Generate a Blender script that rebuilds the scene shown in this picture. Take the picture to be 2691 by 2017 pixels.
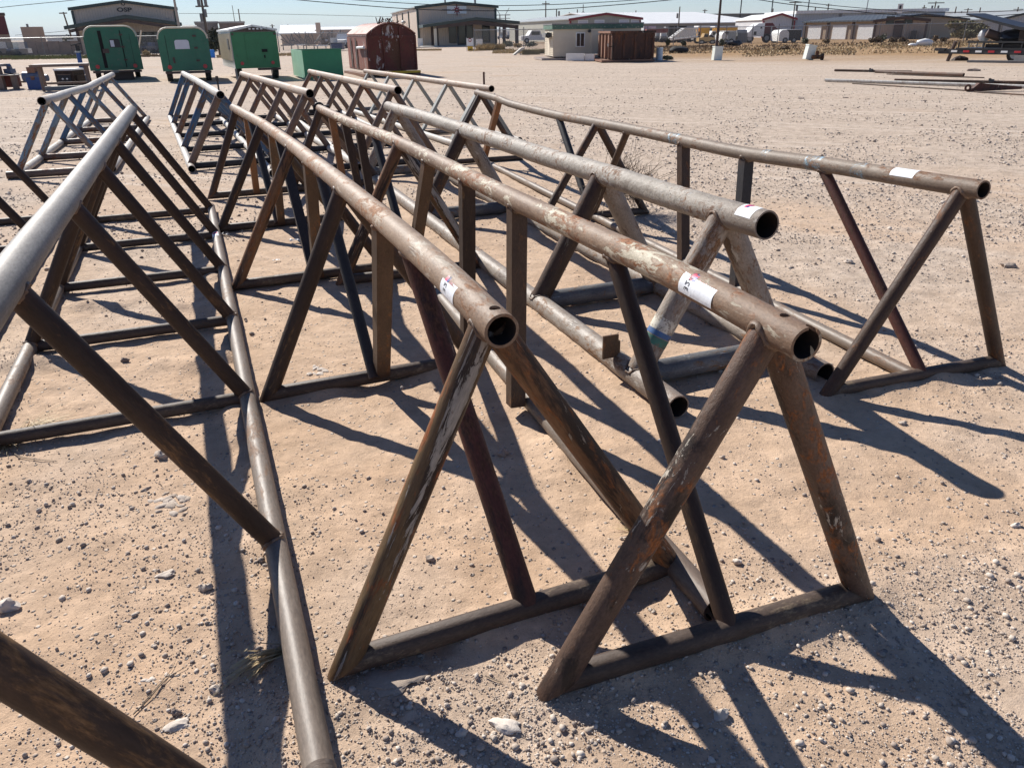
import bpy, math, random
import numpy as np
from mathutils import Matrix, Vector
random.seed(7)
RNG = np.random.default_rng(11)
for o in list(bpy.data.objects): bpy.data.objects.remove(o)
SC = bpy.context.scene
COL = SC.collection
rad = math.radians

# ------------------------------------------------------------------ camera, sky, sun, exposure
IMG_W, IMG_H, FPX = 2691.0, 2017.0, 1980.0
EYE = np.array([0.0, 0.0, 1.7])
PITCH, ROLL = rad(25.04), rad(-0.97)
_f = np.array([0, math.cos(PITCH), -math.sin(PITCH)])
_u = np.array([0, math.sin(PITCH), math.cos(PITCH)])
_r = np.array([1.0, 0, 0])
CR = math.cos(ROLL) * _r + math.sin(ROLL) * _u
CU = -math.sin(ROLL) * _r + math.cos(ROLL) * _u
cd = bpy.data.cameras.new('camera'); cam = bpy.data.objects.new('camera', cd); COL.objects.link(cam)
cd.sensor_fit = 'HORIZONTAL'; cd.sensor_width = 36.0; cd.lens = 36.0 * FPX / IMG_W
cd.clip_start = 0.05; cd.clip_end = 20000
cam.matrix_world = Matrix(((CR[0], CU[0], -_f[0], EYE[0]), (CR[1], CU[1], -_f[1], EYE[1]), (CR[2], CU[2], -_f[2], EYE[2]), (0, 0, 0, 1)))
SC.camera = cam

SUN_EL = rad(38.0); SUN_AZ = math.atan2(-0.62, 0.78)          # clockwise from +Y
world = bpy.data.worlds.new('World'); SC.world = world; world.use_nodes = True
wn = world.node_tree
sky = wn.nodes.new('ShaderNodeTexSky'); sky.sky_type = 'NISHITA'; sky.sun_disc = False
sky.sun_elevation = SUN_EL; sky.sun_rotation = SUN_AZ; sky.altitude = 850; sky.air_density = 1.0; sky.dust_density = 0.0; sky.ozone_density = 2.0
wbg = wn.nodes['Background']; wtint = wn.nodes.new('ShaderNodeMix'); wtint.data_type = 'RGBA'; wtint.blend_type = 'MULTIPLY'; wtint.inputs[0].default_value = 1.0; wtint.inputs[7].default_value = (0.98, 1.09, 1.36, 1.0)
wn.links.new(sky.outputs[0], wtint.inputs[6]); wn.links.new(wtint.outputs[2], wbg.inputs[0]); wbg.inputs[1].default_value = 0.05
sd = bpy.data.lights.new('sun', 'SUN'); sd.energy = 5.0; sd.angle = rad(0.53); sd.color = (1.0, 0.955, 0.89)
sun = bpy.data.objects.new('sun', sd); COL.objects.link(sun)
sdir = Vector((math.sin(SUN_AZ) * math.cos(SUN_EL), math.cos(SUN_AZ) * math.cos(SUN_EL), math.sin(SUN_EL)))
sun.rotation_euler = sdir.to_track_quat('Z', 'Y').to_euler(); sun.location = sdir * 60
SC.view_settings.view_transform = 'Standard'; SC.view_settings.look = 'None'
SC.view_settings.gamma = 1.0; SC.view_settings.exposure = 0.58
SC.view_settings.use_curve_mapping = False

# ------------------------------------------------------------------ picture measuring helpers
def ray(px, py): return (px - IMG_W / 2) / FPX * CR - (py - IMG_H / 2) / FPX * CU + _f
def G(px, py, z=0.0):
    d = ray(px, py); t = (z - EYE[2]) / d[2]; return EYE + t * d
def at_dist(px, dist, z=0.0):
    """ground point in the column of pixel px at forward distance dist"""
    lo, hi = 60.0, 1500.0
    for _ in range(60):
        m = (lo + hi) / 2
        d = ray(px, m)
        if d[2] >= -1e-6: lo = m; continue
        if G(px, m, 0)[1] > dist: lo = m
        else: hi = m
    p = G(px, hi); p[2] = z; return p
def Hz(P, py):
    """height over the point P that shows at picture row py"""
    lo, hi = -5.0, 60.0
    for _ in range(60):
        m = (lo + hi) / 2
        d = np.array([P[0], P[1], m]) - EYE
        y = IMG_H / 2 - FPX * (d @ CU) / (d @ _f)
        if y > py: lo = m
        else: hi = m
    return m

# ------------------------------------------------------------------ object helpers
def tag(o, label=None, cat=None, group=None, kind=None):
    if label: o['label'] = label
    if cat: o['category'] = cat
    if group: o['group'] = group
    if kind: o['kind'] = kind
    return o
def root(name, label, cat, P=(0, 0, 0), rz=0.0, group=None):
    o = bpy.data.objects.new(name, None); COL.objects.link(o)
    o.location = (P[0], P[1], P[2] if len(P) > 2 else 0); o.rotation_euler = (0, 0, rz); o.empty_display_size = 0.3
    return tag(o, label, cat, group)
def link_mesh(name, verts, faces, mat, parent=None, smooth=None, M=None, mats=None, mi=None):
    me = bpy.data.meshes.new(name); me.from_pydata([tuple(v) for v in verts], [], faces); 
    if mats:
        for m in mats: me.materials.append(m)
        if mi is not None: me.polygons.foreach_set('material_index', mi)
    else: me.materials.append(mat)
    if smooth is not None:
        me.shade_smooth(); me.set_sharp_from_angle(angle=rad(smooth))
    me.update()
    o = bpy.data.objects.new(name, me); COL.objects.link(o)
    if parent is not None: o.parent = parent
    if M is not None: o.matrix_local = M
    return o
class MB:
    """collects simple solids, build() links them as one mesh object"""
    def __init__(s): s.v = []; s.f = []
    def add(s, vs, fs):
        k = len(s.v); s.v += [tuple(map(float, v)) for v in vs]; s.f += [tuple(i + k for i in f) for f in fs]; return s
    def box(s, x0, x1, y0, y1, z0, z1):
        return s.add([(x0,y0,z0),(x1,y0,z0),(x1,y1,z0),(x0,y1,z0),(x0,y0,z1),(x1,y0,z1),(x1,y1,z1),(x0,y1,z1)],
                     [(0,3,2,1),(4,5,6,7),(0,1,5,4),(1,2,6,5),(2,3,7,6),(3,0,4,7)])
    def prism(s, poly, axis, a, b):
        """poly: 2-D outline; extruded along axis ('x','y','z') from a to b"""
        n = len(poly)
        def P(q, t): return {'x': (t, q[0], q[1]), 'y': (q[0], t, q[1]), 'z': (q[0], q[1], t)}[axis]
        return s.add([P(q, a) for q in poly] + [P(q, b) for q in poly],
                     [tuple(range(n))[::-1], tuple(range(n, 2 * n))] + [(i, (i + 1) % n, n + (i + 1) % n, n + i) for i in range(n)])
    def bar(s, p, q, r, n=8, r2=None):
        p = Vector(p); q = Vector(q); d = (q - p)
        if d.length < 1e-6: return s
        z = d.normalized(); x = z.orthogonal().normalized(); y = z.cross(x); r2 = r if r2 is None else r2
        vs = []
        for c, rr in ((p, r), (q, r2)):
            for i in range(n):
                a = 2 * math.pi * (i + .5) / n; vs.append(c + x * (rr * math.cos(a)) + y * (rr * math.sin(a)))
        return s.add(vs, [tuple(range(n))[::-1], tuple(range(n, 2 * n))] + [(i, (i + 1) % n, n + (i + 1) % n, n + i) for i in range(n)])
    def ball(s, c, rx, ry, rz, n=10, m=6, jit=0.0):
        vs = []; fs = []
        for j in range(m + 1):
            for i in range(n):
                a = 2 * math.pi * i / n; b = math.pi * j / m; k = 1 + random.uniform(-jit, jit)
                vs.append((c[0] + rx * k * math.sin(b) * math.cos(a), c[1] + ry * k * math.sin(b) * math.sin(a), c[2] + rz * k * math.cos(b)))
        for j in range(m):
            for i in range(n):
                fs.append((j * n + i, (j + 1) * n + i, (j + 1) * n + (i + 1) % n, j * n + (i + 1) % n))
        return s.add(vs, fs)
    def build(s, name, mat, parent=None, smooth=None): return link_mesh(name, s.v, s.f, mat, parent, smooth)

# ------------------------------------------------------------------ material helpers
def new_mat(name):
    m = bpy.data.materials.new(name); m.use_nodes = True; nt = m.node_tree
    return m, nt, nt.nodes['Principled BSDF']
def nd(nt, t, **kw):
    n = nt.nodes.new(t)
    for k, v in kw.items():
        if k in n.inputs: n.inputs[k].default_value = v
        else: setattr(n, k, v)
    return n
def L(nt, a, b): nt.links.new(a, b)
def c4(c): return (c[0], c[1], c[2], 1.0)
def mixc(nt, fac, a, b, blend='MIX'):
    n = nt.nodes.new('ShaderNodeMix'); n.data_type = 'RGBA'; n.blend_type = blend
    for sock, v in ((n.inputs[0], fac), (n.inputs[6], a), (n.inputs[7], b)):
        if isinstance(v, bpy.types.NodeSocket): L(nt, v, sock)
        elif isinstance(v, (int, float)): sock.default_value = v
        else: sock.default_value = c4(v)
    return n.outputs[2]
def ramp(nt, fac, stops):
    n = nt.nodes.new('ShaderNodeValToRGB'); e = n.color_ramp.elements
    e[0].position, e[0].color = stops[0][0], c4((stops[0][1],) * 3); e[1].position, e[1].color = stops[-1][0], c4((stops[-1][1],) * 3)
    for p, v in stops[1:-1]:
        k = e.new(p); k.color = c4((v,) * 3)
    L(nt, fac, n.inputs[0]); return n.outputs[0]
def coords(nt, scale=(1, 1, 1), rnd=True, kind='Object', rot=(0, 0, 0)):
    tc = nt.nodes.new('ShaderNodeTexCoord'); mp = nt.nodes.new('ShaderNodeMapping'); mp.inputs['Scale'].default_value = scale; mp.inputs['Rotation'].default_value = rot
    L(nt, tc.outputs[kind], mp.inputs['Vector'])
    if rnd:
        oi = nt.nodes.new('ShaderNodeObjectInfo'); mu = nd(nt, 'ShaderNodeMath', operation='MULTIPLY'); mu.inputs[1].default_value = 57.0
        L(nt, oi.outputs['Random'], mu.inputs[0]); cx = nt.nodes.new('ShaderNodeCombineXYZ')
        for i in range(3): L(nt, mu.outputs[0], cx.inputs[i])
        L(nt, cx.outputs[0], mp.inputs['Location'])
    return mp.outputs[0]
def noise(nt, vec, scale, detail=5, rough=0.55, dist=0.0):
    n = nd(nt, 'ShaderNodeTexNoise', Scale=scale, Detail=detail, Roughness=rough, Distortion=dist); L(nt, vec, n.inputs['Vector']); return n.outputs[0]
def bump(nt, bsdf, h, strength=0.3, dist=0.01):
    b = nd(nt, 'ShaderNodeBump', Strength=strength, Distance=dist); L(nt, h, b.inputs['Height']); L(nt, b.outputs[0], bsdf.inputs['Normal'])
def simple(name, c, rough=0.6, metal=0.0, var=0.18, scale=6.0, dirt=None, dirt_amt=0.35, bmp=0.0, streak=1.0, bscale=30.0):
    m, nt, b = new_mat(name); v = coords(nt, (1, 1, streak))
    n1 = noise(nt, v, scale, 6, 0.6)
    lo = tuple(x * (1 - var) for x in c); hi = tuple(min(1, x * (1 + var)) for x in c)
    col = mixc(nt, ramp(nt, n1, [(.3, 0), (.7, 1)]), lo, hi)
    if dirt is not None:
        n2 = noise(nt, v, scale * 2.3, 9, 0.68); t = .5 + (.5 - dirt_amt) * .5
        col = mixc(nt, ramp(nt, n2, [(t - .04, 0), (t + .05, 1)]), col, dirt)
    L(nt, col, b.inputs['Base Color']); b.inputs['Roughness'].default_value = rough; b.inputs['Metallic'].default_value = metal
    if bmp: bump(nt, b, noise(nt, v, bscale, 4), bmp, 0.01)
    return m
def pipe_mat(name, ca, cb, rust=(0.16, 0.055, 0.02), rust_amt=0.3, paint=None, paint_amt=0.0, rough=0.6, metal=0.0, bmp=0.25, streak=0.45, bscale=60.0, spec=0.28, dark=None, dark_amt=0.0, sc=1.0, ends=True, psc=1.0):
    m, nt, b = new_mat(name); v = coords(nt, (sc, sc, sc * streak)); v2 = coords(nt, (sc, sc, sc * streak * .55))
    def math_(op, a, bb, c=None):
        n = nt.nodes.new('ShaderNodeMath'); n.operation = op
        for k, q in enumerate((a, bb, c)):
            if q is None: continue
            if isinstance(q, bpy.types.NodeSocket): L(nt, q, n.inputs[k])
            else: n.inputs[k].default_value = q
        return n.outputs[0]
    big = noise(nt, v, 4.5, 3, 0.5, 0.3); big2 = noise(nt, v2, 6.5, 3, 0.5, 0.5)
    n1 = noise(nt, v, 15, 9, 0.70, 0.4); n2 = noise(nt, v, 32, 10, 0.72, 0.5); n3 = noise(nt, v2, 24 * psc, 12, 0.72, 0.7); nf = noise(nt, v, 150, 4, 0.65)
    mixn = math_('MULTIPLY_ADD', big, 0.45, math_('MULTIPLY', n1, 0.55))
    col = mixc(nt, ramp(nt, mixn, [(.36, 0), (.62, 1)]), ca, cb)
    if dark is not None:
        n4 = math_('MULTIPLY_ADD', noise(nt, v2, 14, 10, 0.72, 0.6), 0.6, math_('MULTIPLY', big2, 0.4)); t4 = .5 + (.5 - dark_amt) * .36
        col = mixc(nt, ramp(nt, n4, [(t4 - .03, 0), (t4 + .03, 1)]), col, dark)
    rn = math_('MULTIPLY_ADD', n2, 0.6, math_('MULTIPLY', big, 0.4)); t = .5 + (.5 - rust_amt) * .36
    rm = ramp(nt, rn, [(t - .03, 0), (t + .045, 1)])
    col = mixc(nt, rm, col, mixc(nt, ramp(nt, nf, [(.35, 0), (.65, 1)]), tuple(x * .72 for x in rust), tuple(x * 1.25 for x in rust)))
    h = n2
    if paint is not None:
        pn = math_('MULTIPLY_ADD', n3, 0.66, math_('MULTIPLY', big2, 0.34)); t3 = .5 + (.5 - paint_amt) * .36
        pm = ramp(nt, pn, [(t3 - .006, 0), (t3 + .006, 1)])
        pcol = mixc(nt, ramp(nt, n1, [(.3, 0), (.7, 1)]), tuple(x * .72 for x in paint), paint)
        col = mixc(nt, pm, col, pcol); h = math_('ADD', n2, pm)
    if ends:       # burnt, rusted steel near the welded ends
        tc = nt.nodes.new('ShaderNodeTexCoord'); sp = nt.nodes.new('ShaderNodeSeparateXYZ'); L(nt, tc.outputs['Generated'], sp.inputs[0])
        e = math_('ABSOLUTE', math_('SUBTRACT', sp.outputs[2], 0.5), 0.0); e = math_('MULTIPLY_ADD', n1, 0.16, e)
        col = mixc(nt, math_('MULTIPLY', ramp(nt, e, [(.50, 0), (.60, 1)]), 0.55), col, (0.085, 0.040, 0.022))
    col = mixc(nt, 0.55, col, mixc(nt, ramp(nt, nf, [(.25, 0), (.75, 1)]), (0.45, 0.45, 0.45), (1.5, 1.5, 1.5)), 'MULTIPLY')
    L(nt, col, b.inputs['Base Color']); b.inputs['Metallic'].default_value = metal
    L(nt, math_('MULTIPLY_ADD', rm, min(0.2, 0.95 - rough), rough), b.inputs['Roughness'])
    b.inputs['Specular IOR Level'].default_value = spec
    bump(nt, b, math_('MULTIPLY_ADD', noise(nt, v, bscale, 5, 0.6), 0.8, h), bmp, 0.007)
    return m
# ------------------------------------------------------------------ value noise for the ground relief
class VN:
    def __init__(s, seed): s.t = np.random.default_rng(seed).random((256, 256))
    def __call__(s, x, y):
        xi = np.floor(x).astype(int); yi = np.floor(y).astype(int); fx = x - xi; fy = y - yi
        fx = fx * fx * (3 - 2 * fx); fy = fy * fy * (3 - 2 * fy); t = s.t
        a = t[xi & 255, yi & 255]; b = t[(xi + 1) & 255, yi & 255]; c = t[xi & 255, (yi + 1) & 255]; d = t[(xi + 1) & 255, (yi + 1) & 255]
        return (a * (1 - fx) + b * fx) * (1 - fy) + (c * (1 - fx) + d * fx) * fy - 0.5
vn = [VN(i) for i in range(8)]
def ground_h(x, y):
    x = np.asarray(x, float); y = np.asarray(y, float)
    d = np.hypot(x, y)
    near = np.clip(1 - (d - 9) / 14, 0, 1)
    h = 0.020 * vn[0](x / 1.1, y / 1.1) + 0.012 * vn[1](x / .35, y / .35) * near
    h += 0.010 * vn[2](x / .11, y / .11) * near + 0.0065 * vn[3](x / .045, y / .045) * np.clip(1 - (d - 4) / 5, 0, 1)
    lump = np.clip(vn[4](x / .09 + 9, y / .09) - .22, 0, 1) * np.clip(vn[5](x / .8, y / .8) + .25, 0, 1)
    h += 0.035 * lump * near
    # broken crust east of the racks
    h += np.clip(np.sin((x * .35 + y) * 2 * math.pi / .16 + 6 * vn[6](x / .5, y / .5)), 0, 1) * .004 * np.clip(vn[7](x / 1.3, y / 1.3) * 3, 0, 1) * near
    far = np.clip((d - 20) / 30, 0, 1)
    h += 0.10 * vn[1](x / 6.0, y / 3.5) * far
    # sand drifted against the pipes that lie on the ground
    for (ax, ay, bx, by, k) in DRIFT:
        ux, uy = bx - ax, by - ay; ll = math.hypot(ux, uy); ux /= ll; uy /= ll
        t = np.clip((x - ax) * ux + (y - ay) * uy, 0, ll); dd = np.hypot(x - ax - t * ux, y - ay - t * uy)
        h += k * np.exp(-(dd / .085) ** 2) * np.clip(.75 + 2.6 * vn[6](t * 2.9 + ax * 7, dd * 3) + 1.2 * vn[2](t * 9 + ax * 3, dd * 9), 0, 1.9)
    # tyre tread prints in the soft sand
    for (ax, ay, bx, by) in TREADS:
        ux, uy = bx - ax, by - ay; ll = math.hypot(ux, uy); ux /= ll; uy /= ll
        u = (x - ax) * ux + (y - ay) * uy; w = -(x - ax) * uy + (y - ay) * ux; mk = np.clip((.12 - np.abs(w)) / .02, 0, 1) * np.clip(u / .1, 0, 1) * np.clip((ll - u) / .1, 0, 1) * np.clip(.8 + 2.5 * vn[0](x / .4, y / .4), 0, 1)
        ph = u / .042 + np.abs(((w / .08) % 1) - .5) * 1.1
        h += mk * (-.004 + .0085 * np.clip(np.abs((ph % 1) - .5) * 4 - .6, 0, 1))
    return h - 0.006
DRIFT = [(-.50, 1.65, .54, 2.09, .026), (-1.25, 3.48, -.18, 3.93, .026), (.10, 1.58, 1.13, 1.92, .024), (1.58, 3.41, 2.66, 3.75, .028), (-1.30, 5.48, -.33, 5.83, .022), (-3.2, 7.9, -.40, .9, .020), (-4.3, 7.6, -2.6, 3.4, .02),
         (.57, 1.93, -2.2, 9.7, .016), (.79, 3.3, -1.9, 10.2, .022), (1.6, 3.6, -1.0, 10.5, .022), (-2.9, 4.05, -1.65, 4.0, .024), (-3.3, 5.1, -1.95, 4.95, .022)]
TREADS = [(-.62, 1.10, -.18, 1.62), (-.30, .95, .25, 1.45), (1.05, 2.2, .72, 2.75), (-2.75, 3.1, -2.2, 3.55), (-.2, 4.3, -1.2, 7.2)]
def gravelly(x, y):
    """how stony the surface is, 0 soft blown sand .. 1 packed gravel"""
    d = np.hypot(x, y)
    g = .60 + 1.15 * vn[5](x / 1.5, y / 1.5) + .55 * vn[1](x / .5, y / .5) + .30 * np.tanh((x - 1.1) / .8) + .30 * np.tanh((d - 11) / 4) - .22 * np.exp(-((x - .1) ** 2 + (y - 4.4) ** 2) / 2.5) + .22 * np.exp(-((x + 1.2) ** 2 + (y - 2.0) ** 2) / 1.2)
    return np.clip(g, 0, 1)

# ------------------------------------------------------------------ ground
def axis_lines(dense0, dense1, step, far0, far1, k=1.13):
    a = list(np.arange(dense0, dense1 + 1e-6, step)); s = step
    b = []; x = dense0
    while x > far0: s *= k; x -= s; b.append(x)
    s = step; x = a[-1]; c = []
    while x < far1: s *= k; x += s; c.append(x)
    return np.array(b[::-1] + a + c)
gx = axis_lines(-3.6, 3.6, 0.024, -6000, 6000, 1.06); gy = axis_lines(0.3, 6.0, 0.021, -60, 9000, 1.035)
X, Y = np.meshgrid(gx, gy); Z = ground_h(X, Y)
nx, ny = len(gx), len(gy)
idx = np.arange(nx * ny).reshape(ny, nx)
me = bpy.data.meshes.new('ground')
V = np.stack([X, Y, Z], -1).reshape(-1, 3).astype(np.float32)
Q = np.stack([idx[:-1, :-1], idx[:-1, 1:], idx[1:, 1:], idx[1:, :-1]], -1).reshape(-1, 4).astype(np.int32)
def fast_mesh(me, V, Q):
    n, k = Q.shape
    me.vertices.add(len(V)); me.vertices.foreach_set('co', V.ravel())
    me.loops.add(n * k); me.loops.foreach_set('vertex_index', Q.ravel())
    me.polygons.add(n); me.polygons.foreach_set('loop_start', np.arange(n, dtype=np.int32) * k)
    me.update(calc_edges=True)
fast_mesh(me, V, Q); me.shade_smooth()
def ground_mat():
    m, nt, b = new_mat('sandy_gravel')
    v = coords(nt, rnd=False); vs = coords(nt, (0.22, 0.75, 1), rnd=False, rot=(0, 0, rad(-14)))
    geo = nt.nodes.new('ShaderNodeNewGeometry'); sep = nt.nodes.new('ShaderNodeSeparateXYZ'); L(nt, geo.outputs['Position'], sep.inputs[0])
    big = noise(nt, v, 0.35, 4, 0.55, 0.4); mid = noise(nt, v, 2.6, 6, 0.6, 0.2); fine = noise(nt, v, 26, 7, 0.7); vfine = noise(nt, v, 190, 4, 0.7)
    trk = noise(nt, vs, 1.5, 10, 0.70, 0.3); mid2 = noise(nt, v, 5.5, 9, 0.72, 0.2)
    sand_a, sand_b = (0.505, 0.350, 0.232), (0.605, 0.440, 0.308)
    col = mixc(nt, ramp(nt, mid, [(.3, 0), (.7, 1)]), sand_a, sand_b)
    # grey gravel takes over away from the racks
    dist = nd(nt, 'ShaderNodeVectorMath', operation='LENGTH'); L(nt, geo.outputs['Position'], dist.inputs[0])
    ad = nd(nt, 'ShaderNodeMath', operation='MULTIPLY_ADD'); L(nt, big, ad.inputs[0]); ad.inputs[1].default_value = 9.0; L(nt, dist.outputs['Value'], ad.inputs[2])
    gm = nd(nt, 'ShaderNodeMapRange'); gm.inputs['From Min'].default_value = 6.5; gm.inputs['From Max'].default_value = 22.0; L(nt, ad.outputs[0], gm.inputs['Value'])
    gra = mixc(nt, ramp(nt, trk, [(.36, 0), (.64, 1)]), (0.40, 0.320, 0.256), (0.565, 0.462, 0.365))
    gra = mixc(nt, ramp(nt, big, [(.45, 0), (.62, 1)]), gra, mixc(nt, 0.5, gra, (0.50, 0.36, 0.25)))
    col = mixc(nt, gm.outputs[0], col, gra)
    sa = nd(nt, 'ShaderNodeAttribute', attribute_name='stony')
    near_g = mixc(nt, ramp(nt, mid2, [(.3, 0), (.7, 1)]), (0.425, 0.338, 0.265), (0.57, 0.475, 0.385))
    nfac = nd(nt, 'ShaderNodeMath', operation='MULTIPLY'); L(nt, ramp(nt, sa.outputs['Fac'], [(.25, 0), (.8, 1)]), nfac.inputs[0]); nfac.inputs[1].default_value = .8
    col = mixc(nt, nfac.outputs[0], col, near_g)
    # wheel tracks worn across the open gravel
    vt = coords(nt, (1, 1, 1), rnd=False, rot=(0, 0, rad(-70)))
    wv = nd(nt, 'ShaderNodeTexWave', Scale=0.055, Distortion=5.0, Detail=2.0); wv.inputs['Detail Scale'].default_value = 0.35; wv.bands_direction = 'X'; L(nt, vt, wv.inputs['Vector'])
    tk = ramp(nt, wv.outputs['Fac'], [(0, 0), (.30, 0), (.37, 1), (.44, 0), (.60, 0), (.67, 1), (.74, 0), (1, 0)])
    tkm = nd(nt, 'ShaderNodeMath', operation='MULTIPLY'); L(nt, tk, tkm.inputs[0]); L(nt, gm.outputs[0], tkm.inputs[1])
    tk2 = nd(nt, 'ShaderNodeMath', operation='MULTIPLY'); L(nt, tkm.outputs[0], tk2.inputs[0]); L(nt, ramp(nt, big, [(.38, 0), (.6, 1)]), tk2.inputs[1])
    col = mixc(nt, tk2.outputs[0], col, (0.62, 0.525, 0.435))
    # dry orange strip and weeds in front of the fences
    st = nd(nt, 'ShaderNodeMath', operation='MULTIPLY_ADD'); L(nt, noise(nt, coords(nt, (.25, 1, 1), rnd=False), .25, 5, .6), st.inputs[0]); st.inputs[1].default_value = 26.0; sx_ = nd(nt, 'ShaderNodeMath', operation='MULTIPLY_ADD'); L(nt, sep.outputs['X'], sx_.inputs[0]); sx_.inputs[1].default_value = 0.6; L(nt, sep.outputs['Y'], sx_.inputs[2]); L(nt, sx_.outputs[0], st.inputs[2])
    xo = nd(nt, 'ShaderNodeMapRange'); xo.inputs['From Min'].default_value = -2.0; xo.inputs['From Max'].default_value = 12.0; L(nt, sep.outputs['X'], xo.inputs['Value'])
    s1 = ramp(nt, nd_map(nt, st.outputs[0], 60, 80), [(0, 0), (1, 1)])
    fm = nd(nt, 'ShaderNodeMath', operation='MULTIPLY'); L(nt, s1, fm.inputs[0]); L(nt, xo.outputs[0], fm.inputs[1])
    dry = mixc(nt, ramp(nt, mid, [(.35, 0), (.65, 1)]), (0.27, 0.160, 0.082), (0.41, 0.275, 0.145))
    col = mixc(nt, fm.outputs[0], col, dry)
    # pebble tone and grain
    vo = nd(nt, 'ShaderNodeTexVoronoi', Scale=34.0); vo.feature = 'F1'; L(nt, v, vo.inputs['Vector'])
    vo2 = nd(nt, 'ShaderNodeTexVoronoi', Scale=13.0); L(nt, v, vo2.inputs['Vector'])
    peb = ramp(nt, vo.outputs['Distance'], [(.16, 1), (.30, 0)]); sepc = nt.nodes.new('ShaderNodeSeparateColor'); L(nt, vo.outputs['Color'], sepc.inputs[0])
    pick = ramp(nt, sepc.outputs[0], [(.62, 0), (.68, 1)])
    pm = nd(nt, 'ShaderNodeMath', operation='MULTIPLY'); L(nt, peb, pm.inputs[0]); L(nt, pick, pm.inputs[1])
    pcol = mixc(nt, sepc.outputs[1], (0.22, 0.19, 0.175), (0.60, 0.53, 0.46))
    col = mixc(nt, pm.outputs[0], col, pcol)
    gr = mixc(nt, fine, (0.62, 0.62, 0.62), (1.30, 1.28, 1.26))
    col = mixc(nt, 0.75, col, gr, 'MULTIPLY')
    col = mixc(nt, 0.65, col, mixc(nt, ramp(nt, mid2, [(.3, 0), (.7, 1)]), (0.72, 0.71, 0.70), (1.24, 1.24, 1.24)), 'MULTIPLY')
    col = mixc(nt, 0.4, col, mixc(nt, vfine, (0.5, 0.5, 0.5), (1.42, 1.42, 1.42)), 'MULTIPLY')
    L(nt, col, b.inputs['Base Color']); b.inputs['Roughness'].default_value = 0.95; b.inputs['Specular IOR Level'].default_value = 0.15
    p2 = ramp(nt, vo2.outputs['Distance'], [(.10, 1), (.34, 0)])
    h1 = nd(nt, 'ShaderNodeMath', operation='MULTIPLY_ADD'); L(nt, fine, h1.inputs[0]); h1.inputs[1].default_value = 0.9; L(nt, pm.outputs[0], h1.inputs[2])
    h2 = nd(nt, 'ShaderNodeMath', operation='MULTIPLY_ADD'); L(nt, p2, h2.inputs[0]); L(nt, gm.outputs[0], h2.inputs[1]); L(nt, h1.outputs[0], h2.inputs[2])
    h3 = nd(nt, 'ShaderNodeMath', operation='MULTIPLY_ADD'); L(nt, vfine, h3.inputs[0]); h3.inputs[1].default_value = 0.3; L(nt, h2.outputs[0], h3.inputs[2])
    b1 = nd(nt, 'ShaderNodeBump', Strength=0.75, Distance=0.012); L(nt, h3.outputs[0], b1.inputs['Height'])
    hm_ = nd(nt, 'ShaderNodeMath', operation='MULTIPLY'); L(nt, ramp(nt, noise(nt, v, 7.5, 8, 0.75, 0.3), [(.32, 0), (.72, 1)]), hm_.inputs[0]); L(nt, gm.outputs[0], hm_.inputs[1])
    b2 = nd(nt, 'ShaderNodeBump', Strength=0.32, Distance=0.05); L(nt, hm_.outputs[0], b2.inputs['Height']); L(nt, b1.outputs[0], b2.inputs['Normal']); L(nt, b2.outputs[0], b.inputs['Normal'])
    return m
def nd_map(nt, v, a, b_):
    n = nd(nt, 'ShaderNodeMapRange'); n.inputs['From Min'].default_value = a; n.inputs['From Max'].default_value = b_; L(nt, v, n.inputs['Value']); return n.outputs[0]
GA = me.attributes.new('stony', 'FLOAT', 'POINT'); GA.data.foreach_set('value', gravelly(X, Y).ravel().astype(np.float32))
me.materials.append(ground_mat())
ground = bpy.data.objects.new('ground', me); COL.objects.link(ground); tag(ground, 'pinkish sand and gravel yard running to the horizon', None, None, 'structure')

# low hills on the horizon
hm = simple('hill_scrub', (0.20, 0.17, 0.13), 0.95, var=0.3, scale=0.02)
hv = []; hf = []
hs = np.linspace(-2600, 5200, 120)
for i, x in enumerate(hs):
    k = max(0, min(1, (x - 300) / 1500)); top = 14 + 46 * k + 12 * float(vn[0](x / 420.0, 3.3)) + 7 * float(vn[2](x / 90.0, 1.3))
    yb = 4300 - 0.1 * abs(x)
    hv += [(x, yb, -6), (x, yb + 150, top * .6), (x, yb + 420, max(4, top)), (x, yb + 1200, -6)]
for i in range(len(hs) - 1):
    for j in range(3): hf.append((4 * i + j, 4 * i + 4 + j, 4 * i + 5 + j, 4 * i + 1 + j))
hills = link_mesh('hills', hv, hf, hm, smooth=60); tag(hills, 'low hazy scrub hills along the horizon', None, None, 'structure')

# ------------------------------------------------------------------ loose stones
ICO_V = None
def ico(sub):
    import bmesh
    bm = bmesh.new(); bmesh.ops.create_icosphere(bm, subdivisions=sub, radius=1.0)
    v = np.array([q.co[:] for q in bm.verts]); f = np.array([[q.index for q in p.verts] for p in bm.faces]); bm.free(); return v, f
icoV, icoF = ico(1); ico2V, ico2F = ico(2); ico3V, ico3F = ico(3)
def stone_mat(name='stone'):
    m, nt, b = new_mat(name); v = coords(nt, rnd=False)
    at = nd(nt, 'ShaderNodeAttribute', attribute_name='tone')
    n = noise(nt, v, 70, 6, 0.7)
    col = ramp_col(nt, at.outputs['Fac'], [(0, (0.15, 0.115, 0.10)), (.3, (0.27, 0.22, 0.195)), (.62, (0.42, 0.345, 0.28)), (1, (0.64, 0.57, 0.50))])
    col = mixc(nt, 0.7, col, mixc(nt, n, (0.5, 0.5, 0.5), (1.45, 1.42, 1.38)), 'MULTIPLY')
    L(nt, col, b.inputs['Base Color']); b.inputs['Roughness'].default_value = 0.92; b.inputs['Specular IOR Level'].default_value = 0.2
    bump(nt, b, n, 0.5, 0.006); return m
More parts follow.
